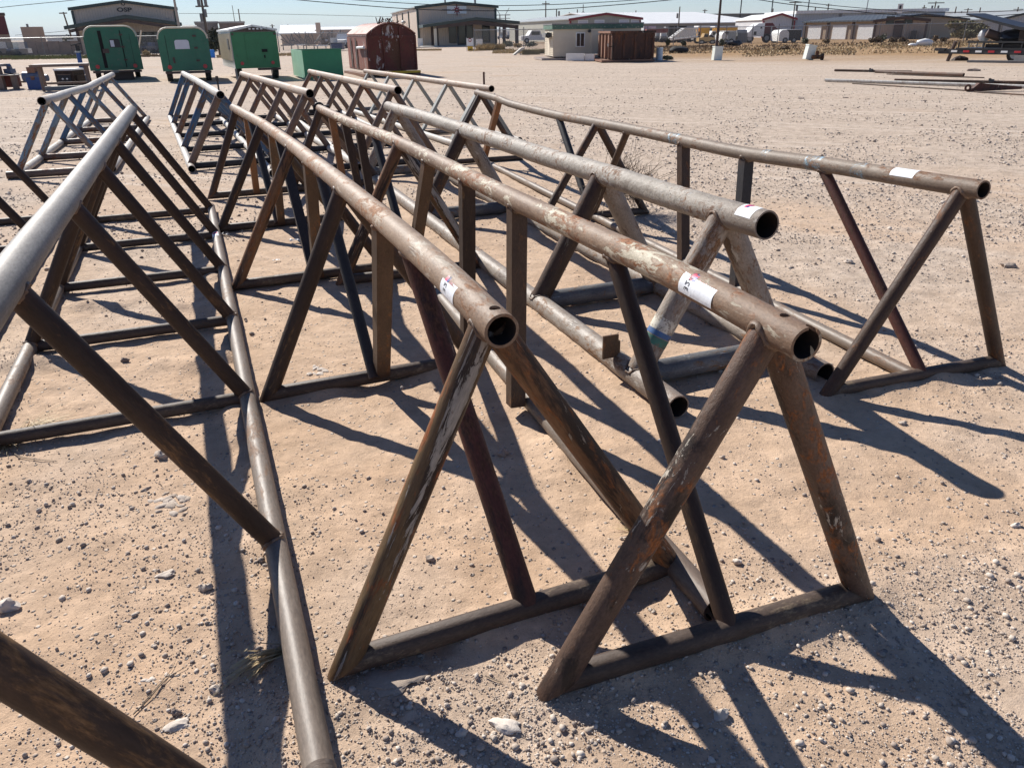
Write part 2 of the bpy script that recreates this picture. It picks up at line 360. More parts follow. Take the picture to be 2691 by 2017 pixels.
def ramp_col(nt, fac, stops):
    n = nt.nodes.new('ShaderNodeValToRGB'); e = n.color_ramp.elements
    e[0].position, e[0].color = stops[0][0], c4(stops[0][1]); e[1].position, e[1].color = stops[-1][0], c4(stops[-1][1])
    for p, c in stops[1:-1]:
        k = e.new(p); k.color = c4(c)
    L(nt, fac, n.inputs[0]); return n.outputs[0]
STONE = stone_mat()
def scatter(name, label, n, px_rng, py_rng, smin, smax, expo, cl_scale, cl_thr, tone_lo, tone_hi, seed):
    R = np.random.default_rng(seed)
    px = R.uniform(*px_rng, n * 5); py = py_rng[0] + (py_rng[1] - py_rng[0]) * R.random(n * 5) ** 0.9
    d = (px[:, None] - IMG_W / 2) / FPX * CR - (py[:, None] - IMG_H / 2) / FPX * CU + _f
    t = -EYE[2] / d[:, 2]; P = EYE + t[:, None] * d
    cl = vn[3](P[:, 0] / cl_scale, P[:, 1] / cl_scale) + .5 * vn[5](P[:, 0] / cl_scale * 3, P[:, 1] / cl_scale * 3)
    P = P[(cl > cl_thr) & (P[:, 1] < 60) & (R.random(len(P)) < .10 + .95 * gravelly(P[:, 0], P[:, 1]) ** 1.4)][:n]; n = len(P)
    dist = np.hypot(P[:, 0], P[:, 1])
    s = smin * (1 - R.random(n) * (1 - (smin / smax) ** expo)) ** (-1 / expo)
    s = np.minimum(s, smax) * np.clip(0.6 + dist / 11.0, 0.75, 1.9)
    kv = len(icoV)
    jit = 1 + R.uniform(-.22, .22, (n, kv, 1))
    sc = np.stack([R.uniform(.75, 1.25, n), R.uniform(.65, 1.1, n), R.uniform(.5, .85, n)], -1) * s[:, None]
    a = R.uniform(0, 2 * math.pi, n); ca, sa = np.cos(a), np.sin(a)
    W = icoV[None] * jit * sc[:, None, :]
    W = np.stack([W[..., 0] * ca[:, None] - W[..., 1] * sa[:, None], W[..., 0] * sa[:, None] + W[..., 1] * ca[:, None], W[..., 2]], -1)
    base = np.stack([P[:, 0], P[:, 1], ground_h(P[:, 0], P[:, 1]) + sc[:, 2] * .45], -1)
    W = (W + base[:, None]).reshape(-1, 3).astype(np.float32)
    F = (icoF[None] + (np.arange(n) * kv)[:, None, None]).reshape(-1, 3).astype(np.int32)
    me = bpy.data.meshes.new(name); fast_mesh(me, W, F)
    tone = R.uniform(tone_lo, tone_hi, n); A = me.attributes.new('tone', 'FLOAT', 'POINT'); A.data.foreach_set('value', np.repeat(tone, kv).astype(np.float32))
    me.materials.append(STONE); me.shade_smooth()
    o = bpy.data.objects.new(name, me); COL.objects.link(o); tag(o, label, None, None, 'stuff'); return o
scatter('gravel', 'small grey and pale stones strewn thickly over the sand', 22000, (-60, 2760), (640, 2080), .0024, .017, 2.35, .5, -.12, .40, 1, 1)
scatter('grit', 'fine dark grit scattered over the whole yard floor', 22000, (-60, 2760), (330, 2080), .0018, .007, 2.2, .9, -.45, .3, .9, 2)
scatter('far_gravel', 'stones lying over the open gravel beyond the racks', 20000, (-60, 2760), (175, 640), .0042, .018, 2.8, 1.6, -.25, .42, 1, 3)

def rock(px, py, wpx, flat=.6, tone=.85, label=None, group=None, seed=0, squash=1.0, name='stone'):
    R = np.random.default_rng(1000 + seed); P = G(px, py)
    depth = (P - EYE) @ _f; s = wpx / 2 / FPX * depth
    v = ico3V.copy()
    k = 1 + .22 * (vn[2](v[:, 0] * 1.7 + seed, v[:, 1] * 1.7 + v[:, 2]) + vn[3](v[:, 2] * 2.1 + seed, v[:, 0] * 2.1)) * 2 + .10 * vn[4](v[:, 0] * 5 + seed * 3, v[:, 2] * 5 + v[:, 1] * 4)
    k = k + .07 * vn[5](v[:, 0] * 11 + seed, v[:, 1] * 11 + v[:, 2] * 7)
    an = np.arctan2(v[:, 1], v[:, 0]); out = 1 + .42 * vn[1](np.cos(an) * 1.9 + seed * 2.3 + 20, np.sin(an) * 1.9 + 20) + .22 * vn[7](np.cos(an) * 5 + seed + 40, np.sin(an) * 5 + 40)
    v = v * k[:, None] * np.stack([out, out, 1 + 0.5 * vn[3](v[:, 0] * 3 + seed + 60, v[:, 1] * 3 + 60)], -1)
    v *= np.array([s, s * squash * R.uniform(.7, 1.0), s * flat]); a = R.uniform(-.5, .5); ca, sa = math.cos(a), math.sin(a)
    v = np.stack([v[:, 0] * ca - v[:, 1] * sa, v[:, 0] * sa + v[:, 1] * ca, v[:, 2]], -1)
    me = bpy.data.meshes.new(name); fast_mesh(me, v.astype(np.float32), ico3F.astype(np.int32))
    A = me.attributes.new('tone', 'FLOAT', 'POINT'); A.data.foreach_set('value', np.full(len(v), tone, np.float32)); me.materials.append(STONE); me.shade_smooth(); me.set_sharp_from_angle(angle=rad(38))
    o = bpy.data.objects.new(name, me); COL.objects.link(o); o.location = (P[0], P[1], float(ground_h(P[0], P[1])) + s * flat * .45)
    tag(o, label, 'stone', group); return o
ROCKS = [
 (24, 1592, 50, .8, .95, 'largest pale round stone, at the left edge of the picture'),
 (426, 1195, 40, .55, .7, 'grey angular stone beyond the long brown diagonal leg'),
 (330, 947, 22, .8, .2, 'dark grey stone between the two crossbars of the grey rack'),
 (539, 1541, 34, .7, .75, 'grey stone at the left edge of the tall ridge shadow'),
 (1330, 1903, 82, .28, 1.0, 'largest flat white rough stone, on the sand in front of the two tagged racks'),
 (1214, 1925, 32, .7, .9, 'cream stone just left of the flat white rock'),
 (1298, 1990, 24, .8, .5, 'round grey stone at the bottom edge near the shadow band'),
 (436, 1508, 40, .3, .85, 'flat white chip left of the grey stone by the ridge shadow'),
 (464, 1905, 66, .22, .9, 'wide wrinkled pale stone beside the dark leg, lowest of the flat ones'),
 (566, 1811, 32, .5, .8, 'pale stone touching the left side of the shadow band, low down'),
 (463, 1870, 24, .9, .25, 'round dark grey pebble just above the wrinkled pale stone'),
 (1323, 1188, 30, .7, .45, 'grey stone lying in the shadow between the two tagged racks'),
 (1035, 1782, 150, .10, .62, 'wide flat slab lying in the shadow before the front crossbar'),
 (1130, 1466, 26, .6, .6, 'stone beside the dark red brace, in the gravel of the front triangle'),
 (1937, 1474, 24, .7, .95, 'small white stone left of the watered shadow under the second tagged rack'),
 (2371, 1115, 20, .6, .75, 'pale stone in the shadow in front of the thin right rack'),
 (2673, 1374, 26, .6, 1.0, 'white stone at the right edge where the shadow leaves the picture'),
 (1896, 1875, 40, .7, .85, 'pale stone lying in the deep shadow in front of the second tagged rack'),
 (2650, 700, 34, .45, .55, 'flat grey stone on the open gravel right of the thin rack'),
 (2230, 690, 22, .6, .9, 'small white stone seen through the thin right rack'),
]
for i, (px, py, w, fl, tn, lb) in enumerate(ROCKS): rock(px, py, w, fl, tn, lb.replace('watered ', ''), None, i, .9 if w < 60 else .75)

def crust(px, py, wpx, hpx, n, tone, label, seed, chip):
    """patch of crumbly crust: one object made of small flat lumps lying together"""
    R = np.random.default_rng(seed); P = G(px, py); sc = float((P - EYE) @ _f) / FPX; Vs = []; Fs = []
    for i in range(n):
        q = G(px + R.normal(0, .28) * wpx, py + R.normal(0, .28) * hpx); s = sc * chip * R.uniform(.4, 1.2); v = ico2V.copy(); an = np.arctan2(v[:, 1], v[:, 0])
        out = 1 + .6 * vn[1](np.cos(an) * 2 + i * 3.1 + 20, np.sin(an) * 2 + 20); v = v * out[:, None] * (1 + .25 * vn[4](v[:, 0] * 4 + i, v[:, 1] * 4 + v[:, 2] * 3))[:, None]; a = R.uniform(0, 3.1)
        v = v * np.array([s, s * R.uniform(.4, .8), s * R.uniform(.16, .34)]); v = np.stack([v[:, 0] * math.cos(a) - v[:, 1] * math.sin(a), v[:, 0] * math.sin(a) + v[:, 1] * math.cos(a), v[:, 2]], -1)
        Fs.append(ico2F + len(ico2V) * i); Vs.append(v + np.array([q[0] - P[0], q[1] - P[1], float(ground_h(q[0], q[1])) + s * .06]))
    me = bpy.data.meshes.new('dried_crust'); V = np.concatenate(Vs).astype(np.float32); fast_mesh(me, V, np.concatenate(Fs).astype(np.int32)); A = me.attributes.new('tone', 'FLOAT', 'POINT'); A.data.foreach_set('value', np.repeat(R.uniform(tone - .12, tone + .08, n), len(ico2V)).astype(np.float32)); me.materials.append(STONE); me.shade_smooth(); me.set_sharp_from_angle(angle=rad(40))
    o = bpy.data.objects.new('dried_crust', me); COL.objects.link(o); o.location = (P[0], P[1], 0); tag(o, label, None, None, 'stuff')
crust(461, 1312, 105, 60, 26, .72, 'ridged patch of dried cream mud beside the long diagonal leg', 1, 16)
crust(842, 970, 56, 30, 14, .95, 'crumbly white flat patch of stone near the second crossbar', 2, 11)
crust(407, 1788, 50, 26, 10, .9, 'small heap of white crumbs above the dark leg in the corner', 3, 9)
# ------------------------------------------------------------------ pipe racks
def frame_of(p, q, up=None):
    p = Vector(p); q = Vector(q); z = (q - p).normalized()
    up = Vector(up) if up is not None else (Vector((0, 0, 1)) if abs(z.z) < .98 else Vector((0, 1, 0)))
    x = up.cross(z).normalized(); y = z.cross(x)
    return Matrix(((x.x, y.x, z.x, p.x), (x.y, y.y, z.y, p.y), (x.z, y.z, z.z, p.z), (0, 0, 0, 1)))
M_bore = simple('shaded_pipe_bore', (0.022, 0.014, 0.010), .9)  # shade inside the open pipe ends is put into this near-black colour
def tube(name, p, q, r, mat, parent, cut0=None, cut1=None, open0=False, open1=False, n=20, square=False, up=None, wall=.007, seg=1, label=None, flat=None):
    """straight pipe from p to q (rack coordinates); cut planes (point, normal) mitre its ends; open ends show the wall and the bore"""
    M = frame_of(p, q, up); Mi = M.inverted(); Ln = (Vector(q) - Vector(p)).length
    if square: ang = [(math.pi / 4 + math.pi / 2 * i) for i in range(4)]; rr = r * math.sqrt(2)
    else: ang = [2 * math.pi * i / n for i in range(n)]; rr = r
    n = len(ang)
    def ring(z, cut, rad_):
        out = []
        for a in ang:
            x, y = rad_ * math.cos(a), rad_ * math.sin(a)
            if flat: x *= flat
            zz = z
            if cut is not None:
                c = Mi @ Vector(cut[0]); nn = Mi.to_3x3() @ Vector(cut[1])
                zz = (c.dot(nn) - x * nn.x - y * nn.y) / nn.z
            out.append((x, y, zz))
        return out
    V = ring(0, cut0, rr) + ring(Ln, cut1, rr)
    F = [(i, (i + 1) % n, n + (i + 1) % n, n + i) for i in range(n)]
    for zz, cut, op, k, flip in ((0, cut0, open0, 0, True), (Ln, cut1, open1, n, False)):
        if not op: F.append(tuple(range(k, k + n))[::-1] if flip else tuple(range(k, k + n))); continue
        b = len(V); V += ring(zz, cut, rr - wall); V += [(x, y, z + (.45 if flip else -.45)) for x, y, z in ring(zz, cut, rr - wall)]
        for i in range(n):
            j = (i + 1) % n
            f1 = (k + i, b + i, b + j, k + j); f2 = (b + i, b + n + i, b + n + j, b + j)
            F += [f1, f2] if flip else [f1[::-1], f2[::-1]]
        c = tuple(range(b + n, b + 2 * n)); F.append(c[::-1] if flip else c)
    nb = n * 1
    o = link_mesh(name, V, F, None, parent, 35, M, mats=[mat, M_bore], mi=[1 if sum(1 for i in f if i >= 2 * n) >= len(f) else 0 for f in F])
    if label: o['label'] = label
    return o
def catmull(pts, per=8):
    P = [Vector(p) for p in pts]; P = [P[0] * 2 - P[1]] + P + [P[-1] * 2 - P[-2]]; out = []
    for i in range(1, len(P) - 2):
        for k in range(per):
            t = k / per; a, b, c, d = P[i - 1:i + 3]
            out.append(.5 * ((2 * b) + (c - a) * t + (2 * a - 5 * b + 4 * c - d) * t * t + (3 * b - 3 * c + d - a) * t ** 3))
    out.append(P[-2]); return out
def swept(name, pts, r, mat, parent, n=28, wall=.008, open0=True, open1=True, lump=0.0, per=8):
    """bent pipe through pts (first point = near end) with hollow ends"""
    C = catmull(pts, per); M = frame_of(C[0], C[-1]); Mi = M.inverted(); C = [Mi @ c for c in C]
    V = []; F = []; m = len(C); R = np.random.default_rng(len(name) + int(abs(pts[0][1] * 1000)))
    rings = []
    for k, c in enumerate(C):
        t = (C[min(k + 1, m - 1)] - C[max(k - 1, 0)]).normalized(); x = Vector((0, 1, 0)).cross(t).normalized(); y = t.cross(x); rr = []
        for i in range(n):
            a = 2 * math.pi * i / n; q = r * (1 + (lump * float(vn[6](i * .5, k * .6)) if lump else 0)); rr.append(c + x * (q * math.cos(a)) + y * (q * math.sin(a)))
        rings.append((rr, c, t))
    for rr, c, t in rings: V += [tuple(v) for v in rr]
    for k in range(m - 1):
        for i in range(n):
            j = (i + 1) % n; F.append((k * n + i, k * n + j, (k + 1) * n + j, (k + 1) * n + i))
    for k, op, flip, sgn in ((0, open0, True, 1), (m - 1, open1, False, -1)):
        b0 = k * n
        if not op: F.append(tuple(range(b0, b0 + n))[::-1] if flip else tuple(range(b0, b0 + n))); continue
        rr, c, t = rings[k]; b = len(V); s = (r - wall) / r
        inn = [c + (v - c) * s for v in rr]; V += [tuple(v) for v in inn]; V += [tuple(v + t * (sgn * .5)) for v in inn]
        for i in range(n):
            j = (i + 1) % n; f1 = (b0 + i, b + i, b + j, b0 + j); f2 = (b + i, b + n + i, b + n + j, b + j)
            F += [f1, f2] if flip else [f1[::-1], f2[::-1]]
        cc = tuple(range(b + n, b + 2 * n)); F.append(cc[::-1] if flip else cc)
    return link_mesh(name, V, F, None, parent, 35, M, mats=[mat, M_bore], mi=[1 if min(f) >= m * n else 0 for f in F])
def weld(parent, rp, rd, R, lp, ld, r, mat, amp=.0035):
    """weld bead where a pipe (axis lp+ld, radius r) meets a bigger pipe (axis rp+rd, radius R)"""
    rp, rd, lp, ld = Vector(rp), Vector(rd).normalized(), Vector(lp), Vector(ld).normalized()
    x = ld.orthogonal().normalized(); y = ld.cross(x); pts = []; n = 30
    for i in range(n):
        a = 2 * math.pi * i / n; o = lp + x * (r * math.cos(a)) + y * (r * math.sin(a))
        w = o - rp; wp = w - rd * w.dot(rd); dp = ld - rd * ld.dot(rd)
        A = dp.dot(dp); B = 2 * wp.dot(dp); Cc = wp.dot(wp) - R * R; D = max(0, B * B - 4 * A * Cc); t = (-B - math.sqrt(D)) / (2 * A)
        pts.append(o + ld * t)
    V = []; F = []; k = 6
    for i in range(n):
        t = (pts[(i + 1) % n] - pts[i - 1]).normalized(); u = t.orthogonal().normalized(); w = t.cross(u); q = .0082 + random.uniform(-amp, amp)
        for j in range(k):
            a = 2 * math.pi * j / k; V.append(pts[i] + u * (q * math.cos(a)) + w * (q * math.sin(a)))
    for i in range(n):
        best = min(range(k), key=lambda s: (V[i * k] - V[((i + 1) % n) * k + s]).length)
        for j in range(k):
            i2 = (i + 1) % n; F.append((i * k + j, i * k + (j + 1) % k, i2 * k + (j + 1 + best) % k, i2 * k + (j + best) % k))
    return link_mesh('weld_bead', V, F, mat, parent, 60)
def interp(pts, t):
    pts = sorted(pts, key=lambda p: p[1])
    for a, b in zip(pts, pts[1:]):
        if a[1] <= t <= b[1] or b is pts[-1] or (a is pts[0] and t < a[1]):
            k = (t - a[1]) / (b[1] - a[1]); return Vector((a[0] + (b[0] - a[0]) * k, t, a[2] + (b[2] - a[2]) * k))
def rack(label, mid, ang, ridge, rR, frames, legR, barR, mats, hw=None, rails=(), posts=(), bars=True, no_bar=(), welds=(), wall=.008, lump=0.0, square_leg=False, leg_flat=None, leg_mats=None, bar_open=None, per=8, right_only=()):
    """mats: dict ridge, leg, bar, rail.  rails: (s, t_near, t_far, r).  hw: half width of the mitred foot line"""
    rt = root('pipe_rack', label, 'pipe rack', (mid[0], mid[1], 0), rad(ang - 90), 'welded pipe racks standing in the yard')
    rp = swept('ridge_pipe', ridge, rR, mats['ridge'], rt, wall=wall, lump=lump, per=per)
    for k, (s, t0, t1, r) in enumerate(rails):
        tube('base_rail', (s, t0, r), (s, t1, r), r, mats['rail'], rt, open0=True, open1=True, n=22)
    for fi, fr in enumerate(frames):
        t = fr[0]; A = interp(ridge, t); dl = fr[1] if len(fr) > 1 else (0, 0)
        C = {}
        for sd in (-1, 1):
            tf = t + dl[(sd + 1) // 2]
            if rails and len(rails) == 2: s, z = rails[(sd + 1) // 2][0], rails[(sd + 1) // 2][3]
            else: s, z = sd * (hw - barR / math.tan(rad(29))), barR
            C[sd] = Vector((s, tf, z))
        for sd in (-1, 1):
            if sd < 0 and fi in right_only: continue
            c = C[sd]; d = (A - c).normalized(); top = A - d * rR * .55
            mt = leg_mats[fi][(sd + 1) // 2] if leg_mats and leg_mats.get(fi) else mats['leg']
            if hw is not None:
                bd = (C[-sd] - c).normalized(); nrm = d - bd                                   # mitre plane through the corner
                tube('leg', c, top, legR, mt, rt, cut0=(c, nrm), square=square_leg, flat=leg_flat, up=(0, 1, 0))
            else:
                tube('leg', c + d * rails[0][3] * .5, top, legR, mt, rt, square=square_leg, flat=leg_flat, up=(0, 1, 0))
                if fi in welds: weld(rt, c, (0, 1, 0), rails[0][3], A, -d, legR, mats['weld'])
            if fi in welds:
                i0 = interp(ridge, t - .05); i1 = interp(ridge, t + .05)
                weld(rt, A, i1 - i0, rR, c, d, legR, mats['weld'])
        if bars and fi not in no_bar:
            if hw is not None:
                bd = (C[1] - C[-1]).normalized(); d0 = (A - C[-1]).normalized(); d1 = (A - C[1]).normalized()
                tube('crossbar', C[-1], C[1], barR, mats['bar'], rt, cut0=(C[-1], bd - d0), cut1=(C[1], bd + d1))
            else:
                a = C[-1].copy(); b = C[1].copy(); a.z = b.z = barR + .004
                dd = (b - a).normalized()
                if bar_open and fi in bar_open: a = a - dd * bar_open[fi]; tube('crossbar', a, b, barR, mats['bar'], rt, open0=True)
                else: tube('crossbar', a + dd * rails[0][3] * .6, b - dd * rails[0][3] * .6, barR, mats['bar'], rt)
    for p in posts:
        tt, tb, sb, zb, kind, r, mt = p[:7]; A = interp(ridge, tt); B = Vector((sb, tb, zb)); d = (A - B).normalized()
        nm = 'post' if kind == 'sq' else 'brace'
        o = tube(nm, B, A - d * rR * .5, r, mt, rt, square=(kind == 'sq'), up=(0, 1, 0), n=18)
        if len(p) > 7: o['label'] = p[7]
        if tt < 4.2 and 'weld' in mats and welds:
            weld(rt, A, interp(ridge, tt + .05) - interp(ridge, tt - .05), rR, B, d, r * (1.0 if kind != 'sq' else 1.12), mats['weld'])
    return rt, rp

BROWN_D, BROWN = (0.085, 0.055, 0.040), (0.165, 0.110, 0.080)
M_tan = pipe_mat('tan_rusty_steel', (0.25, 0.170, 0.110), (0.40, 0.300, 0.215), (0.27, 0.135, 0.065), .38, (0.52, 0.44, 0.34), .30, rough=.58, bmp=.22, dark=(0.20, 0.15, 0.115), dark_amt=.25)
M_flake = pipe_mat('brown_steel_with_cream_flakes', (0.20, 0.130, 0.085), (0.33, 0.235, 0.160), (0.25, 0.105, 0.045), .36, (0.60, 0.53, 0.40), .38, rough=.58, bmp=.35, streak=.6)
M_silver = pipe_mat('silvery_crusted_steel', (0.24, 0.205, 0.165), (0.43, 0.39, 0.335), (0.20, 0.120, 0.075), .32, (0.56, 0.53, 0.48), .24, rough=.58, bmp=.75, bscale=34, streak=.9, dark=(0.17, 0.13, 0.105), dark_amt=.18)
M_greybrown = pipe_mat('grey_brown_steel', (0.165, 0.125, 0.092), (0.27, 0.215, 0.165), (0.19, 0.10, 0.055), .36, (0.48, 0.45, 0.38), .16, rough=.58, bmp=.25)
M_grey = pipe_mat('smooth_grey_steel', (0.185, 0.165, 0.142), (0.29, 0.265, 0.235), (0.19, 0.145, 0.11), .22, rough=.58, metal=.1, bmp=.12, streak=.3, spec=.4)
M_greyrail = pipe_mat('grey_brown_rail_steel', (0.150, 0.115, 0.088), (0.24, 0.195, 0.155), (0.19, 0.115, 0.07), .34, rough=.52, metal=.0, bmp=.15, streak=.3, spec=.4)
M_leg = pipe_mat('dark_brown_steel', (0.042, 0.025, 0.017), (0.085, 0.052, 0.035), (0.15, 0.066, 0.028), .30, (0.32, 0.26, 0.19), .16, rough=.5, bmp=.35)
M_legdark = pipe_mat('dark_mill_steel', (0.030, 0.018, 0.013), (0.055, 0.034, 0.024), (0.16, 0.090, 0.042), .24, rough=.58, bmp=.25, streak=.25)
M_legflake = pipe_mat('rust_leg_with_pale_flakes', (0.070, 0.042, 0.030), (0.14, 0.090, 0.064), (0.26, 0.092, 0.028), .34, (0.50, 0.45, 0.37), .24, rough=.5, bmp=.5, streak=.6, psc=1.9, dark=(0.030, 0.020, 0.016), dark_amt=.40)
M_legorange = pipe_mat('orange_rust_leg', (0.12, 0.056, 0.028), (0.20, 0.11, 0.055), (0.23, 0.085, 0.028), .36, (0.36, 0.30, 0.23), .25, psc=1.6, rough=.55, bmp=.4, streak=.25, dark=(0.030, 0.019, 0.015), dark_amt=.46)
M_ochre = pipe_mat('ochre_brown_leg', (0.075, 0.046, 0.027), (0.17, 0.108, 0.052), (0.27, 0.08, 0.025), .34, (0.36, 0.33, 0.29), .36, rough=.5, bmp=.4, streak=.2, dark=(0.030, 0.020, 0.016), dark_amt=.42)
M_redbrace = pipe_mat('dark_red_painted_steel', (0.065, 0.022, 0.017), (0.115, 0.042, 0.031), (0.085, 0.042, 0.026), .40, (0.36, 0.26, 0.21), .16, rough=.58, bmp=.3, dark=(0.035, 0.02, 0.018), dark_amt=.4)
M_bar = pipe_mat('dusty_brown_crossbar', (0.060, 0.041, 0.032), (0.105, 0.076, 0.058), (0.20, 0.15, 0.10), .28, rough=.58, bmp=.3)
M_orange = pipe_mat('orange_rust_post', (0.135, 0.068, 0.036), (0.20, 0.105, 0.055), (0.23, 0.09, 0.032), .4, rough=.6, bmp=.3, dark=(0.09, 0.05, 0.03), dark_amt=.25)
M_brownpost = pipe_mat('brown_square_post', (0.060, 0.037, 0.025), (0.105, 0.068, 0.044), (0.20, 0.095, 0.04), .3, rough=.55, bmp=.2)
M_blackpost = pipe_mat('black_steel_post', (0.028, 0.028, 0.032), (0.05, 0.046, 0.045), (0.08, 0.05, 0.035), .2, rough=.58, bmp=.15)
M_silleg = pipe_mat('silver_brown_thick_leg', (0.22, 0.175, 0.14), (0.36, 0.315, 0.265), (0.21, 0.115, 0.06), .36, (0.52, 0.48, 0.42), .26, rough=.48, bmp=.45, dark=(0.11, 0.075, 0.055), dark_amt=.28)
M_silbar = pipe_mat('blue_grey_stained_bar', (0.085, 0.085, 0.09), (0.20, 0.195, 0.185), (0.20, 0.11, 0.05), .38, (0.40, 0.41, 0.42), .25, rough=.5, bmp=.35)
M_blueleg = pipe_mat('flaking_blue_leg', (0.10, 0.075, 0.06), (0.17, 0.12, 0.09), (0.16, 0.065, 0.03), .3, (0.065, 0.135, 0.24), .56, rough=.5, bmp=.3)
M_blueleg2 = pipe_mat('worn_pale_blue_leg', (0.15, 0.12, 0.10), (0.24, 0.19, 0.15), (0.19, 0.08, 0.04), .34, (0.20, 0.28, 0.36), .50, rough=.5, bmp=.3)
M_whiteridge = pipe_mat('pale_weathered_ridge', (0.40, 0.365, 0.315), (0.55, 0.52, 0.47), (0.32, 0.21, 0.13), .26, rough=.58, bmp=.25)
M_ridgetan = pipe_mat('ribbed_tan_ridge', (0.33, 0.25, 0.19), (0.46, 0.37, 0.29), (0.33, 0.20, 0.125), .34, (0.55, 0.49, 0.41), .25, rough=.58, bmp=.3)
M_brownleg = pipe_mat('mottled_brown_leg', (0.13, 0.085, 0.062), (0.21, 0.15, 0.115), (0.20, 0.075, 0.035), .34, (0.30, 0.27, 0.24), .24, rough=.5, bmp=.3)
M_greyleg = pipe_mat('grey_green_channel_leg', (0.22, 0.225, 0.205), (0.31, 0.315, 0.29), (0.20, 0.13, 0.09), .2, rough=.5, bmp=.2)
M_weld = pipe_mat('weld_bead_steel', (0.10, 0.06, 0.04), (0.24, 0.17, 0.12), (0.2, 0.1, 0.05), .3, rough=.5, bmp=.3)

# --- grey rack at the left, its ridge running out of the picture
FR1 = [(3.85,), (2.65,), (1.40,), (.15,), (-1.10,), (-2.42,), (-3.71,)]
m1 = dict(ridge=M_grey, leg=M_legdark, bar=M_bar, rail=M_greyrail, weld=M_weld)
rackA, ridgeA = rack('long grey rack with a smooth steel ridge, cut off by the left picture edge', (-2.284, 4.267), 111.5,
    [(0, -4.9, 1.10), (0, -2.3, 1.094), (0, -1.1, 1.081), (0, .43, 1.07), (0, 2.2, 1.06), (0, 4.0, 1.045)], .052, FR1, .038, .034, m1,
    rails=[(-.575, -4.9, 4.0, .040), (.575, -4.9, 4.0, .040)], no_bar=(5, 6), right_only=(4, 5, 6), welds=(2, 3, 4, 5, 6))
b = MB()
for i in range(26): b.bar((.575, -3.42 - i * .016, .0405), (.575, -3.432 - i * .016, .0405), .0425, 24, .0400)
b.build('thread_ridges', M_greyrail, rackA, 40)['kind'] = 'stuff'
# --- rack beyond the left edge: only its right half shows
rackO, _ = rack('dark legged rack cut off by the left edge, only its right legs and rail showing', (-3.62, 3.78), 111.7,
    [(-.02, -4.9, 1.06), (-.02, 4.3, 1.04)], .05, [(4.15,), (2.85,), (1.6,), (.42,)], .037, .034, m1,
    rails=[(-.56, -4.9, 4.3, .04), (.56, -4.9, 4.3, .040)])
# --- first tagged rack (centre)
m2 = dict(ridge=M_tan, leg=M_leg, bar=M_bar, rail=M_greyrail, weld=M_weld)
R2R = [(-.085, -.10, 1.030), (-.075, .6, 1.048), (-.065, 1.97, 1.045), (-.05, 3.0, 1.022), (-.03, 4.01, .995), (-.04, 5.97, .960), (-.10, 7.2, .955), (-.15, 7.95, .958)]
P2 = [(.80, .0, .02, .045, 'rd', .038, M_redbrace, 'dark red painted brace'), (1.17, 1.97, .03, .045, 'sq', .036, M_brownpost), (2.75, 1.92, -.02, .045, 'rd', .031, M_blackpost),
      (3.15, 4.0, .03, .045, 'sq', .036, M_brownpost), (4.75, 3.96, 0, .045, 'sq', .036, M_blackpost), (5.2, 5.95, 0, .045, 'sq', .035, M_brownpost), (6.75, 5.92, -.03, .045, 'rd', .035, M_blackpost), (7.0, 7.72, -.06, .045, 'sq', .035, M_orange)]
rackB, ridgeB = rack('middle front rack with a tan rusty bent ridge and a white tag', (0.018, 1.868), 112.25,
    R2R, .046, [(0,), (1.97,), (4.01,), (5.97,), (7.75,)], .040, .038, m2, hw=.623, posts=P2, welds=(0, 1, 2),
    leg_mats={0: (M_ochre, M_legorange), 1: (M_legdark, M_leg), 2: (M_legorange, M_leg), 3: (M_legdark, M_ochre)})
# --- second tagged rack
m3 = dict(ridge=M_flake, leg=M_leg, bar=M_bar, rail=M_greyrail, weld=M_weld)
R3R = [(.035, -.13, 1.022), (.03, .5, 1.030), (.0, 1.9, 1.012), (-.02, 4.1, .992), (-.05, 6.1, .94), (-.10, 8.32, .912)]
P3 = [(.86, .0, .03, .045, 'rd', .032, M_legdark), (1.75, 1.66, -.05, .045, 'sq', .037, M_brownpost), (2.50, 2.56, -.02, .045, 'sq', .037, M_legdark), (3.28, 4.08, -.01, .045, 'sq', .037, M_brownpost),
      (5.05, 4.12, .0, .045, 'rd', .034, M_blackpost), (5.75, 5.7, .02, .045, 'sq', .036, M_legdark), (6.5, 6.45, .03, .045, 'sq', .036, M_legdark), (7.35, 7.9, .05, .045, 'sq', .036, M_orange)]
rackC, ridgeC = rack('front right rack with cream paint flakes on its brown ridge and a handwritten white tag', (0.618, 1.7525), 109.52,
    R3R, .0445, [(0,), (4.1,), (8.15,)], .043, .038, m3, hw=.595, rails=[(.04, .08, 8.1, .045)], posts=P3, welds=(0, 1), leg_mats={0: (M_legflake, M_legflake), 1: (M_legorange, M_ochre)})
# --- thick silvery rack
m4 = dict(ridge=M_silver, leg=M_silleg, bar=M_silbar, rail=M_silleg, weld=M_weld)
R4R = [(0, .0, .872), (0, .84, .860), (0, 1.58, .862), (0, 2.6, .848), (0, 3.2, .850), (0, 4.0, .846), (0, 4.9, .843), (0, 6.1, .838), (0, 7.75, .818)]
rackD, ridgeD = rack('low thick rack of silvery crusted pipe with blue and green paint bands', (1.19, 3.454), 111,
    R4R, .068, [(.32,), (1.62,), (4.5,), (7.3,)], .064, .060, m4, rails=[(-.455, -.08, 7.4, .060), (.455, -.05, 7.4, .060)], welds=(0, 1, 2), lump=.045, per=14,
    leg_mats={1: (M_leg, M_silleg), 2: (M_leg, M_silleg)})
